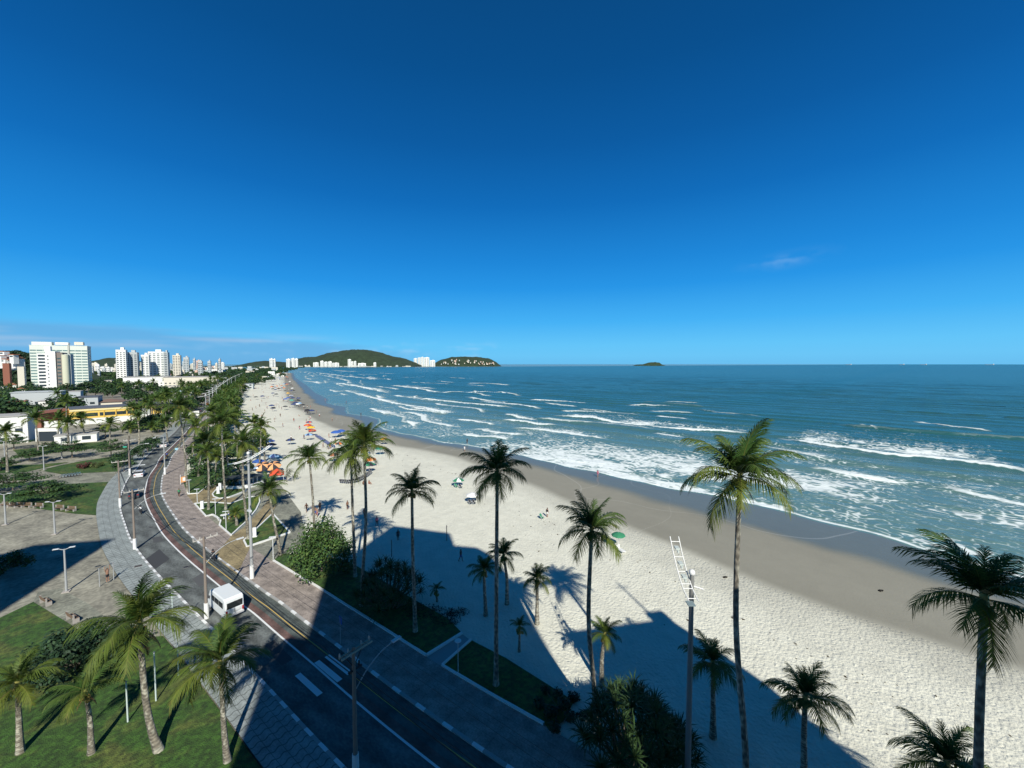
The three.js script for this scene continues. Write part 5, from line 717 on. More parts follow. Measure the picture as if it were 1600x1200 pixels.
for (const [g, h, l] of [[[-30.04, -30.72], 3.3, 'thin pale post on the lawn beside the leaning palm'], [[-29.58, -32.73], 4.2, 'thin pale post on the lawn behind the leaning palm'], [[-29.99, -35.53], 3.0, 'thin pale post at the lawn edge by the corner palm'], [[-35.22, -41.31], 4.4, 'thin sign post at the pavement edge']]) { const [x, z] = g, t = thing('post', l, 'post', x, 0, z); part(t, 'shaft', bar(V(0, 0, 0), V(0, h, 0), 0.06, 0.05, 7), M(0.5, 0.58, 0.55, 0.7)); part(t, 'cap', bar(V(0, h, 0), V(0, h + 0.06, 0), 0.075, 0.06, 7), steelG); }
{ const [x, z] = [-4.83, -35.45], t = thing('shower_post', 'slim post with round white head at the side path in the shade', 'post', x, 0, z); part(t, 'shaft', bar(V(0, 0, 0), V(0, 3.3, 0), 0.035), lampHead); part(t, 'head', new THREE.CylinderGeometry(0.3, 0.3, 0.05, 14).translate(0, 3.32, 0), whiteP); }
function signPost(label, [x, z], h, w, hh, mat, turn) { const t = thing('road_sign', label, 'sign', x, 0, z, turn); part(t, 'post', bar(V(0, 0, 0), V(0, h, 0), 0.04), steelG); part(t, 'panel', box(w, hh, 0.04, 0, h - hh / 2, 0.05), mat); }
signPost('blue rectangular road sign at the kerb in the tower shade', [-17.11, -39.56], 2.9, 0.55, 0.7, M(0.03, 0.12, 0.42, 0.5), 2.4); signPost('pale blue sign on the cycle lane edge', [-103.45, -125.14], 2.2, 0.7, 0.6, M(0.3, 0.55, 0.68, 0.5), 0.6); signPost('green street name sign among the street trees', [-115.18, -120.83], 3.6, 0.9, 0.35, M(0.05, 0.4, 0.28, 0.5), 0.3);
{ const [x, z] = [-76.49, -94.19], t = thing('notice_board', 'orange and white notice board at the promenade edge', 'sign', x, 0, z, 0.75); for (const s of [-1, 1]) part(t, 'post', bar(V(s * 0.55, 0, 0), V(s * 0.55, 2.4, 0), 0.06), whiteP); part(t, 'board', box(1.1, 1.3, 0.06, 0, 1.2, 0), M(0.66, 0.32, 0.12, 0.7)); part(t, 'notice', box(0.5, 0.8, 0.02, 0.1, 1.25, 0.045), whiteP); }
for (const [g, l] of [[[-59.77, -77.77], 'white stele on the small garden lawn'], [[-41.58, -64.92], 'white stele at the tip of the triangular lawn'], [[-63.38, -87.13], 'white stele beside the oval bed'], [[-64.89, -89.82], 'white stele in the row on the oval bed']]) { const [x, z] = g, t = thing('stele', l, 'stele', x, 0, z, 0.4, 'white steles of the garden'); part(t, 'slab', box(0.5, 1.6, 0.35, 0, 0.85, 0), whiteP); part(t, 'plinth', box(0.7, 0.15, 0.5, 0, 0.15, 0), kerbW); }
{ const [x, z] = [-61.88, -91.71], t = thing('shade_pergola', 'curved white bench wall with dark shade roof in the garden', 'pergola', x, 0, z, 0.3), w = []; for (let i = 0; i < 9; i++) { const a = -1.15 + i * 0.287; w.push(box(1.45, 0.75, 0.35, Math.sin(a) * 4.4, 0.4, Math.cos(a) * 4.4 - 3.2, a)); } for (const g of w) part(t, 'wall_block', g, whiteP); for (let i = 0; i < 6; i++) { const a = -1.05 + i * 0.42; part(t, 'post', bar(V(Math.sin(a) * 3.6, 0, -Math.cos(a) * 1.6 - 1), V(Math.sin(a) * 3.6, 2.2, -Math.cos(a) * 1.6 - 1), 0.13), whiteP); } const roof = new THREE.Shape(); roof.absellipse(0, 0, 4.4, 2.0, 0, 6.283); part(t, 'roof', new THREE.ExtrudeGeometry(roof, { depth: 0.14, bevelEnabled: false }).rotateX(-Math.PI / 2).translate(0, 2.2, -1), M(0.03, 0.04, 0.045, 0.8)); }
// ---------------------------------------------------------------- benches, bars
const plank = M(0.17, 0.11, 0.07, 0.8);
function bench(label, [x, z], turn, group) { const t = thing('bench', label, 'bench', x, 0.03, z, turn, group); for (const s of [-1, 1]) { part(t, 'end_support', join([box(0.16, 0.45, 0.5, s * 0.8, 0.22, 0), box(0.14, 0.5, 0.14, s * 0.8, 0.68, -0.2)]), concrete); } for (let i = 0; i < 4; i++) part(t, 'seat_slat', box(1.7, 0.04, 0.1, 0, 0.46, -0.16 + i * 0.12), plank); for (let i = 0; i < 3; i++) part(t, 'back_slat', box(1.7, 0.1, 0.04, 0, 0.6 + i * 0.13, -0.24 - i * 0.02), plank); }
for (const g of [[-99.56, -79.19], [-97.61, -78.83], [-94.86, -78.83], [-92.2, -78.48], [-87.05, -77.42], [-83.98, -76.74], [-96.36, -78.83]]) bench('slatted park bench in the row at the edge of the upper lawn', g, -0.1, 'bench row by the upper lawn'); { const a = [-56.37, -46.93], b = [-47.78, -42.89], ry = -Math.atan2(b[1] - a[1], b[0] - a[0]); bench('slatted bench on the grey path under the tree shadow', [-54.42, -46.54], ry + Math.PI); bench('slatted bench on the grey path beside the dark shrub', [-47.96, -43.44], ry + Math.PI); }
for (let i = 0; i < 6; i++) { const [x, z] = [mix([-110.4, -99.55][0], [-108.61, -101.28][0], i / 5), mix([-110.4, -99.55][1], [-108.61, -101.28][1], i / 5)], t = thing('bicycle', 'parked bicycle in the rack row on the lawn path', 'bicycle', x, 0.04, z, 0.9, 'bicycles in the rack'); for (const s of [-1, 1]) part(t, 'wheel', new THREE.TorusGeometry(0.33, 0.03, 5, 14).translate(s * 0.52, 0.35, 0), wireM); part(t, 'frame', join([bar(V(-0.52, 0.35, 0), V(-0.15, 0.85, 0), 0.03), bar(V(-0.1, 0.35, 0), V(0.4, 0.85, 0), 0.03), bar(V(-0.15, 0.8, 0), V(0.4, 0.85, 0), 0.03), bar(V(0.52, 0.35, 0), V(0.4, 1.0, 0), 0.03)]), M(0.08, 0.2, 0.3, 0.5)); part(t, 'saddle', box(0.22, 0.06, 0.14, -0.18, 0.92, 0), wireM); part(t, 'handlebar', bar(V(0.4, 1.0, -0.25), V(0.4, 1.0, 0.25), 0.02), steelG); }
{ const a = [-51.88, -50.26], b = [-51.74, -51.94], x = (a[0] + b[0]) / 2, z = (a[1] + b[1]) / 2, L = Math.hypot(b[0] - a[0], b[1] - a[1]), ry = -Math.atan2(b[1] - a[1], b[0] - a[0]), t = thing('pull_up_bar', 'grey outdoor pull up bar at the pavement edge', 'exercise bar', x, 0.02, z, ry); for (const s of [-1, 1]) part(t, 'post', bar(V(s * L / 2, 0, 0), V(s * L / 2, 2.35, 0), 0.05), steelG); part(t, 'crossbar', bar(V(-L / 2, 2.3, 0), V(L / 2, 2.3, 0), 0.025), steelG); person('bare chested person in black shorts hanging from the pull up bar', null, x + 0.1, 0.24, z, ry, 'hang', 0, 'black'); }
// ---------------------------------------------------------------- vehicles
const tyre = M(0.02, 0.02, 0.022, 0.8), rimM = M(0.45, 0.45, 0.46, 0.35), carGlass = M(0.015, 0.02, 0.022, 0.08), tailM = M(0.35, 0.02, 0.02, 0.3), headM = M(0.7, 0.7, 0.68, 0.2), bumperM = M(0.05, 0.05, 0.055, 0.6);
const wheelGeo = new THREE.CylinderGeometry(0.32, 0.32, 0.22, 18).rotateX(Math.PI / 2), rimGeo = new THREE.CylinderGeometry(0.2, 0.2, 0.235, 12).rotateX(Math.PI / 2);
function profile(pts, w, bevel) { const s = new THREE.Shape(pts.map((p) => new THREE.Vector2(...p))), g = new THREE.ExtrudeGeometry(s, { depth: w - 2 * bevel, bevelEnabled: true, bevelSize: bevel, bevelThickness: bevel, bevelSegments: 3 }); g.translate(0, 0, -w / 2 + bevel); return g; }
function wheels(t, xs, zs, s = 1) { for (const x of xs) for (const z of zs) { const w = part(t, 'wheel', wheelGeo, tyre); w.position.set(x, 0.32 * s, z); w.scale.setScalar(s); part(w, 'rim', rimGeo, rimM); } }
const laneAt = (g, o) => { const s = nearestS(g), p = roadAt(s), q = offset(p, o); return [q[0], q[1], yawOf(p)]; };
function car(label, [x, z], turn, color, o = {}) {
  const t = thing('car', label, 'car', x, 0.002, z, turn), paintM = M(...color, 0.22, { metalness: 0.1 });
  part(t, 'body', profile([[-2.1, 0.28], [2.05, 0.28], [2.15, 0.6], [2.0, 0.82], [1.0, 0.95], [-1.9, 1.0], [-2.15, 0.8]], 1.75, 0.09), paintM); part(t, 'cabin_glass', profile([[0.98, 0.93], [0.3, 1.4], [-1.1, 1.43], [-1.85, 0.96]], 1.56, 0.08), carGlass); part(t, 'roof', profile([[0.25, 1.38], [0.2, 1.46], [-1.0, 1.49], [-1.25, 1.4]], 1.42, 0.05), paintM);
  for (const s of [-1, 1]) { part(t, 'pillar', bar(V(-0.45, 0.95, s * 0.79), V(-0.42, 1.42, s * 0.7), 0.04), paintM); part(t, 'headlight', box(0.06, 0.14, 0.35, 2.2, 0.68, s * 0.6), headM); part(t, 'tail_light', box(0.06, 0.2, 0.28, -2.22, 0.78, s * 0.65), tailM); part(t, 'mirror', box(0.12, 0.12, 0.2, 0.75, 1.0, s * 0.95), paintM); }
  wheels(t, [-1.3, 1.35], [-0.78, 0.78]); return t;
}
{
  const [vx, vz, vy] = laneAt([-32.7, -45.42], -1.55), t = thing('minibus', 'white minibus with ribbed roof and dark windows on the carriageway', 'minibus', vx, 0.002, vz, vy, null), wp = M(0.70, 0.73, 0.73, 0.4);
  // front towards +x (up the avenue)
  part(t, 'body', profile([[-2.6, 0.4], [2.7, 0.4], [2.85, 0.75], [2.75, 1.05], [2.3, 1.25], [1.7, 2.25], [1.3, 2.42], [-2.4, 2.45], [-2.62, 2.3], [-2.72, 1.2]], 2.0, 0.12), wp);
  part(t, 'roof_panel', profile([[1.25, 2.4], [1.15, 2.47], [-2.3, 2.5], [-2.4, 2.4]], 1.8, 0.05), wp); for (const k of [-0.6, -0.2, 0.2, 0.6]) part(t, 'roof_rib', box(3.2, 0.03, 0.06, -0.6, 2.515, k), M(0.62, 0.66, 0.7, 0.4));
  part(t, 'rear_window', box(0.05, 0.72, 1.6, -2.845, 1.75, 0).applyMatrix4(new THREE.Matrix4().makeRotationZ(0)), carGlass); part(t, 'windscreen', (() => { const g = box(0.05, 0.95, 1.65); g.rotateZ(0.54); g.translate(2.16, 1.78, 0); return g; })(), carGlass);
  for (const s of [-1, 1]) { for (const [a, b] of [[-2.2, -1.05], [-0.95, 0.2], [0.3, 1.15]]) part(t, 'side_window', box(b - a, 0.66, 0.04, (a + b) / 2, 1.72, s * 1.0), carGlass); part(t, 'tail_light', box(0.06, 0.45, 0.16, -2.84, 1.0, s * 0.85), tailM); part(t, 'headlight', box(0.08, 0.22, 0.35, 2.92, 0.95, s * 0.7), headM); part(t, 'mirror', box(0.12, 0.3, 0.2, 1.7, 1.6, s * 1.14), bumperM); }
  part(t, 'rear_door_seam', box(0.02, 1.7, 0.03, -2.845, 1.3, 0), bumperM); part(t, 'number_plate', box(0.02, 0.13, 0.42, -2.855, 0.95, 0.35), M(0.6, 0.6, 0.58, 0.5)); part(t, 'bumper', box(0.14, 0.2, 1.9, -2.82, 0.55, 0), M(0.5, 0.5, 0.5, 0.6)); wheels(t, [-1.75, 1.85], [-0.88, 0.88], 1.08); t.scale.setScalar(0.93);
  const c1 = laneAt([-93.12, -101.87], -1.9), c2 = laneAt([-79.47, -85.84], -1.7), c3 = laneAt([-119.52, -137.88], -2.0), c4 = laneAt([-168.87, -215.05], -1.8);
  car('silver white car beside the street tree shadow', [c1[0], c1[1]], c1[2], [0.72, 0.72, 0.74]); car('dark car with bright bonnet beside the curve pole', [c2[0], c2[1]], c2[2], [0.06, 0.075, 0.09]); car('white car at the far bend of the carriageway', [c3[0], c3[1]], c3[2], [0.7, 0.7, 0.7]); car('grey car far up the avenue under palms', [c4[0], c4[1]], c4[2], [0.2, 0.2, 0.22]);
  const rr = rng(6); for (let i = 0; i < 14; i++) { const p = roadAt(300 + i * 24 + 10 * rr()), [x, z] = offset(p, i % 2 ? -1.8 : -5.6); car('small car in the far traffic of the avenue', [x, z], yawOf(p), [[0.7, 0.7, 0.7], [0.05, 0.05, 0.06], [0.3, 0.3, 0.32], [0.35, 0.04, 0.03]][i % 4]).userData.group = 'far traffic of the avenue'; }
}
function motorbike(label, riderLabel, g, o, col, wear) { const [x, z, ry] = laneAt(g, o), t = thing('motorbike', label, 'motorbike', x, 0.02, z, ry); for (const s of [-0.62, 0.65]) { const w = part(t, 'wheel', new THREE.TorusGeometry(0.26, 0.06, 6, 16).translate(s, 0.32, 0), tyre); } part(t, 'body', profile([[-0.75, 0.62], [-0.5, 0.45], [0.2, 0.4], [0.4, 0.75], [0.1, 0.82], [-0.3, 0.72]], 0.26, 0.05), M(...col, 0.3)); part(t, 'seat', box(0.62, 0.09, 0.26, -0.32, 0.78, 0), tyre); part(t, 'fork', bar(V(0.65, 0.32, 0), V(0.4, 1.02, 0), 0.035), rimM); part(t, 'handlebar', bar(V(0.4, 1.02, -0.33), V(0.4, 1.02, 0.33), 0.025), tyre); part(t, 'headlight', new THREE.SphereGeometry(0.09, 8, 6).translate(0.5, 0.9, 0), headM);
  person(riderLabel, null, x - 0.2 * Math.cos(ry), 0.04, z + 0.2 * Math.sin(ry), ry + Math.PI / 2, 'ride', 1, 'black', wear); }
motorbike('black motorbike on the carriageway behind the dark car', 'motorbike rider in white shirt and dark helmet on the carriageway', [-69.84, -76.07], -1.3, [0.03, 0.03, 0.035], 'white'); motorbike('dark motorbike stopped at the promenade kerb', 'rider in black top and helmet at the promenade kerb', [-43.24, -57.34], 2.1, [0.04, 0.04, 0.05], 'black'); motorbike('small motorbike riding along the cycle lane', 'rider in blue top on the cycle lane', [-104.01, -122.52], 1.6, [0.1, 0.02, 0.02], 'blue');
for (const [g, a, l, tp, sh] of [[[-70.08, -85], 0.6, 'person in green top walking along the promenade by the leaning palm', 'green', 'black'], [[-50.99, -72.56], 2.0, 'person in white shirt at the white tables of the garden', 'white', 'blue']]) { const [x, z] = g; person(l, null, x, 0.14, z, a, 'walk', 1, sh, tp); }
{ const [x, z] = [-51.91, -72.56]; for (let k = 0; k < 3; k++) { const t = thing('stool', 'small white stool beside the garden tables', 'stool', x + Math.cos(k * 2.1) * 0.9, 0.15, z + Math.sin(k * 2.1) * 0.9, k, 'white stools of the garden'); part(t, 'seat', new THREE.CylinderGeometry(0.2, 0.2, 0.06, 10).translate(0, 0.45, 0), whiteP); part(t, 'leg', bar(V(0, 0, 0), V(0, 0.43, 0), 0.07), whiteP); } const t = thing('garden_table', 'round white table on the garden lawn edge', 'table', x, 0.15, z); part(t, 'top', new THREE.CylinderGeometry(0.55, 0.55, 0.06, 14).translate(0, 0.75, 0), whiteP); part(t, 'leg', bar(V(0, 0, 0), V(0, 0.72, 0), 0.1), whiteP); }
for (const [g, l] of [[[-33.58, -57.92], 'dark bicycle leaning at the bed corner'], [[-33.41, -59.12], 'second dark bicycle beside the bed corner']]) { const [x, z] = g, t = thing('bicycle', l, 'bicycle', x, 0.03, z, 0.5); for (const s of [-1, 1]) part(t, 'wheel', new THREE.TorusGeometry(0.33, 0.03, 5, 14).translate(s * 0.52, 0.35, 0), wireM); part(t, 'frame', join([bar(V(-0.52, 0.35, 0), V(-0.15, 0.85, 0), 0.03), bar(V(-0.1, 0.35, 0), V(0.4, 0.85, 0), 0.03), bar(V(-0.15, 0.8, 0), V(0.4, 0.85, 0), 0.03), bar(V(0.52, 0.35, 0), V(0.4, 1.0, 0), 0.03)]), wireM); part(t, 'saddle', box(0.22, 0.06, 0.14, -0.18, 0.92, 0), wireM); }
for (const [x, z] of [[-537.79, -471.33], [-557.94, -578.06]]) { const t = thing('light_mast', 'thin tall floodlight mast among the town trees', 'light pole', x, 0, z, 0, 'town light masts'); part(t, 'shaft', bar(V(0, 0, 0), V(0, 34, 0), 0.5, 0.25, 8), whiteP); part(t, 'lamp_ring', new THREE.CylinderGeometry(1.2, 1.2, 0.6, 10).translate(0, 34, 0), lampHead); }
// ---------------------------------------------------------------- beach: umbrellas, chairs, bathers
const panelGeo = (() => { const s = new Sheet(), a = Math.PI / 8, pt = (r, y, t) => s.v(Math.cos(t) * r, y, Math.sin(t) * r); const k = [pt(0, 0.48, 0), pt(0.62, 0.33, -a), pt(0.62, 0.33, a), pt(1.15, 0.06, -a), pt(1.15, 0.06, a), pt(1.18, -0.1, -a), pt(1.18, -0.1, a)]; s.i.push(k[0], k[2], k[1]); s.quad(k[1], k[2], k[4], k[3]); s.quad(k[3], k[4], k[6], k[5]); return s.geo(); })();
const cloth = (c) => M(...c, 0.85, { side: THREE.DoubleSide });
const CL = { orange: [0.62, 0.16, 0.03], red: [0.55, 0.06, 0.03], yellow: [0.75, 0.42, 0.03], blue: [0.03, 0.10, 0.36], navy: [0.02, 0.04, 0.14], black: [0.025, 0.025, 0.03], white: [0.72, 0.72, 0.7], teal: [0.05, 0.35, 0.28], green: [0.03, 0.2, 0.1], peach: [0.72, 0.36, 0.16], sky: [0.25, 0.42, 0.62], brown: [0.3, 0.12, 0.06] };
function umbrella(label, group, [x, z], a, b = a, s = 1, h = 2.1) {
  const t = thing('beach_umbrella', label, 'umbrella', x, 0, z, x * 3.1, group); part(t, 'pole', bar(V(0, -0.2, 0), V(0, h + 0.5 * s, 0), 0.03), whiteP);
  for (let i = 0; i < 8; i++) { const m = part(t, 'canopy_panel', panelGeo, cloth(CL[i % 2 ? b : a])); m.rotation.y = i * Math.PI / 4; m.position.y = h; m.scale.setScalar(s); }
  return t;
}
const slingGeo = join([box(0.56, 0.03, 0.5, 0, 0.32, 0.05), (() => { const g = box(0.56, 0.62, 0.03); g.rotateX(-0.5); g.translate(0, 0.6, -0.34); return g; })()]), legsGeo = join([-1, 1].flatMap((s) => [bar(V(s * 0.28, 0, 0.28), V(s * 0.28, 0.9, -0.5), 0.018, 0.018, 5), bar(V(s * 0.28, 0, -0.3), V(s * 0.28, 0.5, 0.25), 0.018, 0.018, 5), bar(V(s * 0.28, 0.5, 0.3), V(s * 0.28, 0.5, -0.25), 0.02, 0.02, 5)]));
function chair(label, group, x, z, turn, c) { const t = thing('beach_chair', label, 'chair', x, 0, z, turn, group); part(t, 'sling', slingGeo, cloth(CL[c])); part(t, 'legs', legsGeo, lampHead); }
for (const [l, g] of [['round umbrella with alternating orange and black panels, next to the blue one', [-64.19, -104.93]], ['orange and black panelled umbrella nearer the feathery shrub', [-61.74, -105.56]]]) { const t = umbrella(l, null, g, 'peach', 'black', 1.55); t.rotation.set(0.5, 0, -0.1); } umbrella('blue umbrella half hidden by the orange and black ones', null, [-67.69, -108.17], 'blue', 'blue', 1.3); umbrella('grey blue umbrella behind the orange and black pair', null, [-67.28, -114.53], 'navy', 'sky', 1.3); umbrella('white and orange umbrella on the sand by the garden', null, [-64.75, -103.68], 'white', 'sky', 1.0, 1.6);
{ const [x, z] = [-56.22, -96.8], t = thing('gazebo', 'peaked orange gazebo tent beside the garden palm', 'tent', x, 0, z, 0.5); for (const [a, b] of [[-1, -1], [1, -1], [1, 1], [-1, 1]]) part(t, 'post', bar(V(a * 1.4, 0, b * 1.4), V(a * 1.4, 2, b * 1.4), 0.04), whiteP); for (let i = 0; i < 4; i++) { const s = new Sheet(), k = [s.v(0, 3.1, 0), s.v(-1.5, 2, 1.5), s.v(1.5, 2, 1.5), s.v(-1.5, 1.75, 1.5), s.v(1.5, 1.75, 1.5)]; s.i.push(k[0], k[1], k[2]); s.quad(k[1], k[3], k[4], k[2]); const m = part(t, 'canopy_panel', s.geo(), cloth(i % 2 ? [0.66, 0.14, 0.02] : [0.55, 0.07, 0.03])); m.rotation.y = i * Math.PI / 2; } }
umbrella('dark navy umbrella alone at the beach edge below the palms', null, [-82.78, -138.97], 'navy', 'blue', 1.35, 1.7); umbrella('black umbrella in front of the navy one', null, [-78.66, -132.69], 'black', 'navy', 1.35, 1.7); umbrella('low dark umbrella beside two small stakes', null, [-76.98, -141.2], 'navy', 'black', 1.25, 1.7);
umbrella('red umbrella topping the bright cluster', null, [-86.82, -173.03], 'red', 'orange', 1.35); umbrella('yellow umbrella in the bright cluster', null, [-82.26, -166.51], 'yellow', 'yellow', 1.35); umbrella('brick red umbrella at the head of the blue chair rows', null, [-78.09, -159.02], 'red', 'brown', 1.3); umbrella('dark red umbrella behind the bright cluster', null, [-90.68, -181.93], 'navy', 'red', 1.2); umbrella('pale blue umbrella beside the bright cluster', null, [-74.68, -149.59], 'sky', 'navy', 1.25); umbrella('large royal blue umbrella by the twin palm crown', null, [-67.04, -154.84], 'blue', 'blue', 1.6); umbrella('royal blue umbrella behind the palm crown', null, [-66.24, -157.6], 'blue', 'blue', 1.5);
umbrella('pink red umbrella beyond the chair rows', null, [-56.48, -132.69], 'orange', 'navy', 1.1); umbrella('brown umbrella low behind the twin palms', null, [-51.12, -116.04], 'brown', 'black', 1.3); umbrella('small orange umbrella over the wet sand', null, [-44.5, -141.2], 'orange', 'yellow', 1.1); umbrella('teal umbrella behind the palm fronds', null, [-40.67, -125.14], 'teal', 'teal', 1.3); umbrella('navy umbrella between the twin trunks', null, [-42.61, -118.39], 'blue', 'white', 1.1); umbrella('coral umbrella beside the twin palms', null, [-38.48, -110.21], 'orange', 'peach', 1.3); umbrella('dark green umbrella in front of the coral one', null, [-36.99, -104.93], 'green', 'black', 1.25);
umbrella('green and white striped umbrella alone near the damp sand', null, [-12.33, -92.69], 'green', 'white', 1.2, 1.5); umbrella('white umbrella with dark chairs in the open sand', null, [-8.05, -81.8], 'white', 'white', 1.1, 1.5); umbrella('closed looking green umbrella beside the white lounger', null, [16.21, -61.23], 'green', 'green', 0.9, 2.0);
{ const A = [-75.25, -156.21], Bq = [-61.72, -137.88]; for (let row = 0; row < 3; row++) for (let i = 0; i < 13; i++) { const t = i / 12; chair('blue sling chair in the long rows beside the bright umbrellas', 'rows of blue sling chairs', mix(A[0], Bq[0], t) + row * 1.1, mix(A[1], Bq[1], t) + row * 0.9, 0.7, 'navy'); }
  const C = [[-40.24, -95.21], [-38.23, -94.7], [-36.67, -95.74], [-36.24, -97.88], [-36, -100.7], [-36.07, -103.68]]; for (let i = 0; i < 22; i++) { const f = i / 21 * 4.999, k = Math.floor(f), u = f - k; chair('dark sling chair in the curved row by the twin palms', 'curved row of dark chairs', mix(C[k][0], C[k + 1][0], u), mix(C[k][1], C[k + 1][1], u), 0.8, 'black'); }
  for (const [g, c] of [[[-12.64, -91.71], 'green'], [[-11.56, -91.23], 'black'], [[-8.32, -80.66], 'black'], [[-7.55, -80.66], 'black'], [[5.44, -72.87], 'green']]) chair(`${c} sling chair near the damp sand`, 'chairs near the damp sand', ...g, 0.8, c); }
{ const [x, z] = [16.17, -59.95], t = thing('sun_lounger', 'white sun lounger under the green umbrella', 'lounger', x, 0, z, 0.5); part(t, 'bed', box(0.65, 0.08, 1.3, 0, 0.34, 0.2), whiteP); part(t, 'backrest', box(0.65, 0.6, 0.06, 0, 0.6, -0.5), whiteP); for (const [a, b] of [[-1, -1], [1, -1], [1, 1], [-1, 1]]) part(t, 'leg', bar(V(a * 0.28, 0, b * 0.5 + 0.2), V(a * 0.28, 0.32, b * 0.5 + 0.2), 0.03), whiteP); }
// volleyball and footvolley stakes
for (const [g, l] of [[[-10.36, -63.72], 'thin volleyball post at the edge of the tower shade'], [[-17.51, -58.32], 'thin volleyball post inside the tower shade']]) { const [x, z] = g, t = thing('volleyball_post', l, 'post', x, 0, z); part(t, 'shaft', bar(V(0, 0, 0), V(0, 2.5, 0), 0.06, 0.06, 7), M(0.12, 0.11, 0.1, 0.9)); part(t, 'hook', bar(V(0, 2.3, 0), V(0.14, 2.3, 0), 0.03), steelG); }
// people on the sand
const P = (l, g, kind, skin, sh, tp, turn = 0, s = 1) => person(l, null, g[0], 0, g[1], turn, kind, skin, sh, tp, s);
P('person in dark clothes standing in the tower shade between the posts', [-18.14, -63.96], 'stand', 1, 'black', 'black', 0.4); P('person stepping with a ball game pose at the rim of the tower shade', [-7.28, -56.96], 'walk', 1, 'blue', 'black', 1.2);
const groupP = 'people playing on the sand behind the round tree';
[[[-38.95, -76.4], 'walk', 1], [[-37.58, -76.07], 'stand', 0], [[-36.31, -74.43], 'walk', 0], [[-36.72, -77.08], 'stand', 1], [[-35.66, -73.8], 'stand', 2]].forEach(([g, k, s], i) => { person('bare legged person among the players behind the round tree', groupP, g[0], 0, g[1], i * 1.3, k, s, ['black', 'red', 'blue', 'black', 'pink'][i]); });
P('person standing alone on bright sand left of the twin trunks', [-31.74, -77.77], 'stand', 1, 'black', null, 1); P('person standing beside the twin trunks in the sun', [-26.98, -73.49], 'stand', 1, 'black', null, 2); P('person walking at the palm shadow by the tower shade', [-23.38, -69.64], 'walk', 1, 'black', 'pink', 0.7);
P('person sitting on the sand beside a bag near the curved chairs', [-33.43, -94.7], 'sit', 0, 'red', null, 1); P('second person sitting near the curved chairs', [-34.59, -94.19], 'sit', 1, 'black', null, 0.5); P('person in black top and white towel by the green chair', [6.45, -73.8], 'stand', 0, 'white', 'black', 2.4); P('person in pink wading at the water edge', [21.34, -100.7], 'walk', 0, 'pink', 'pink', 2.2); P('person in white walking along the wet sand', [-15.25, -130.72], 'walk', 0, 'white', 'white', 2.6); P('dark figure at the foam line behind the wet sand walker', [-15.82, -143.5], 'stand', 1, 'black', 'black', 0.3); P('person in white on the wet sand tongue', [-56.93, -183.82], 'walk', 1, 'white', 'white', 2.4); P('dark person wading in the shallow pool', [-81.68, -220.4], 'stand', 1, 'black', 'black', 0); 
for (const [g, k] of [[[-81.96, -150.86], 0], [[-77.87, -152.17], 1], [[-69.72, -154.84], 2], [[-65.03, -145.87], 3], [[-62.9, -144.68], 4], [[-63.61, -136.81], 5], [[-60.49, -133.7], 6], [[-60.31, -134.72], 7], [[-102.14, -205.1], 8], [[-102.68, -207.5], 9], [[-123.75, -217.69], 10], [[-102.41, -181.93], 11], [[-172.87, -331.27], 12], [[-131.92, -262.79], 13], [[-129.86, -262.79], 14], [[-132.04, -258.96], 15], [[-119.02, -293.1], 16], [[-143.61, -313.77], 17], [[-120.61, -207.5], 18], [[-91.24, -174.74], 19], [[-88.51, -200.46], 20]]) person('beachgoer standing among the umbrellas', 'beachgoers among the umbrellas', g[0], 0, g[1], k, k % 2 ? 'walk' : 'stand', k % 3, ['black', 'blue', 'red', 'white', 'pink'][k % 5], k % 3 === 0 ? ['white', 'black', 'blue'][k % 3] : null);
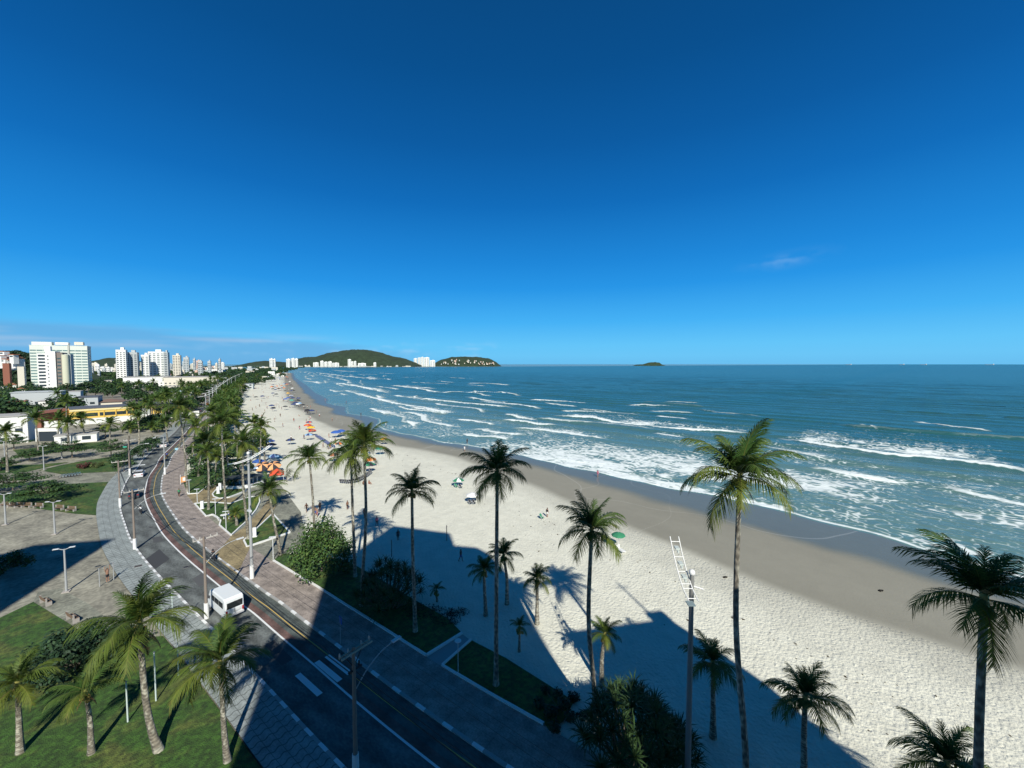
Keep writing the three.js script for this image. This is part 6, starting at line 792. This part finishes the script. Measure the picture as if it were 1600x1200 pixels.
{ // farther crowd, thinning with distance
  const r = rng(123), keys = ['navy', 'black', 'navy', 'white', 'black', 'sky', 'navy', 'blue', 'brown', 'orange'];
  const spot = (s, f) => { const p = roadAt(s), [x, z] = offset(p, 14), [pp, q0] = toPQ(x, z), q1 = dampQ(pp) + 8; return fromPQ(pp, mix(q0, q1, f)); };
  for (const [g, c] of [[[-278.06, -484.1], 'orange'], [[-280.33, -497.59], 'peach'], [[-249.49, -447.69], 'orange'], [[-290.22, -526.94], 'orange'], [[-168.2, -303.09], 'blue'], [[-172.13, -313.77], 'blue'], [[-179.1, -331.27], 'navy'], [[-158.09, -293.1], 'teal'], [[-200.23, -365.22], 'yellow'], [[-141.01, -270.8], 'sky'], [[-145.77, -274.98], 'navy']]) umbrella(`${c} umbrella in the middle distance of the beach`, 'umbrellas in the middle distance', g, c, c, 1.3);
  for (let i = 0; i < 80; i++) { const s = 265 + 1400 * Math.pow(r(), 1.4), f = 0.25 + 0.75 * Math.pow(r(), 0.6), [x, z] = spot(s, f); const c = keys[Math.floor(Math.pow(r(), 1.4) * keys.length)]; umbrella(`${c} umbrella in the far beach crowd`, 'umbrellas of the far beach crowd', [x, z], c, c, 1.2 + 0.3 * r()); }
  for (let i = 0; i < 110; i++) { const s = 225 + 700 * Math.pow(r(), 1.3), [x, z] = spot(s, 0.2 + 0.85 * r()); person('small figure in the far beach crowd', 'people of the far beach crowd', x, 0, z, r() * 6, r() < 0.3 ? 'sit' : r() < 0.5 ? 'walk' : 'stand', Math.floor(r() * 3), ['black', 'blue', 'red', 'white'][Math.floor(r() * 4)], r() < 0.3 ? 'white' : null); }
}
// driftwood and seaweed scraps
for (const [g, l] of [[[28.03, -52.58], 'dark scrap of seaweed at the damp sand edge'], [[45.61, -49.38], 'small dark scrap on the wet sand']]) { const [x, z] = g, t = thing('seaweed', l, 'seaweed', x, 0, z, 0.4); part(t, 'clump', leafCrown(7, [[0, 0.06, 0, 0.4, 0.08, 0.2]], 60, 0.16, [[0.03, 0.025, 0.02]]), leafMat); }
// ships on the horizon
for (const [px, w] of [[1325, 9], [1408, 8], [1442, 10], [1545, 14]]) { const Z = 16000, t = thing('cargo_ship', 'tiny cargo ship on the horizon', 'ship', (px - 800) / 640 * Z, 0, -Z, 0, 'ships on the horizon'); part(t, 'hull', box(w / 640 * Z, 14, 30, 0, 7, 0), M(0.12, 0.1, 0.1, 0.8)); part(t, 'bridge', box(25, 26, 26, w / 1280 * Z - 20, 26, 0), wallW); }
{ // dry weed and husks scattered along the last high water line
  const r = rng(404), g = leafCrown(8, [[0, 0.03, 0, 0.3, 0.03, 0.14]], 26, 0.13, [[0.10, 0.075, 0.045], [0.06, 0.045, 0.03]]), n = 260, m = new THREE.InstancedMesh(g, leafMat, n), d = new THREE.Object3D();
  for (let i = 0; i < n; i++) { const p = -45 + 190 * r(), q = dampQ(p) - 7 - 4 * noise(p * 0.1, 2) - 9 * Math.pow(r(), 2.5), [x, z] = fromPQ(p, q); d.position.set(x, 0.01, z); d.rotation.y = r() * 6; d.scale.setScalar(0.35 + 0.7 * r() * r()); d.updateMatrix(); m.setMatrixAt(i, d.matrix); }
  m.name = 'strandline_weed'; tag(m, 'scattered dry weed along the high water line', 'seaweed'); m.userData.kind = 'stuff'; m.castShadow = m.receiveShadow = true; scene.add(m);
}
scene.fog = new THREE.FogExp2(0xb9d3ea, 0.000022);   // thin sea haze
scene.updateMatrixWorld(true);
renderer.render(scene, camera);
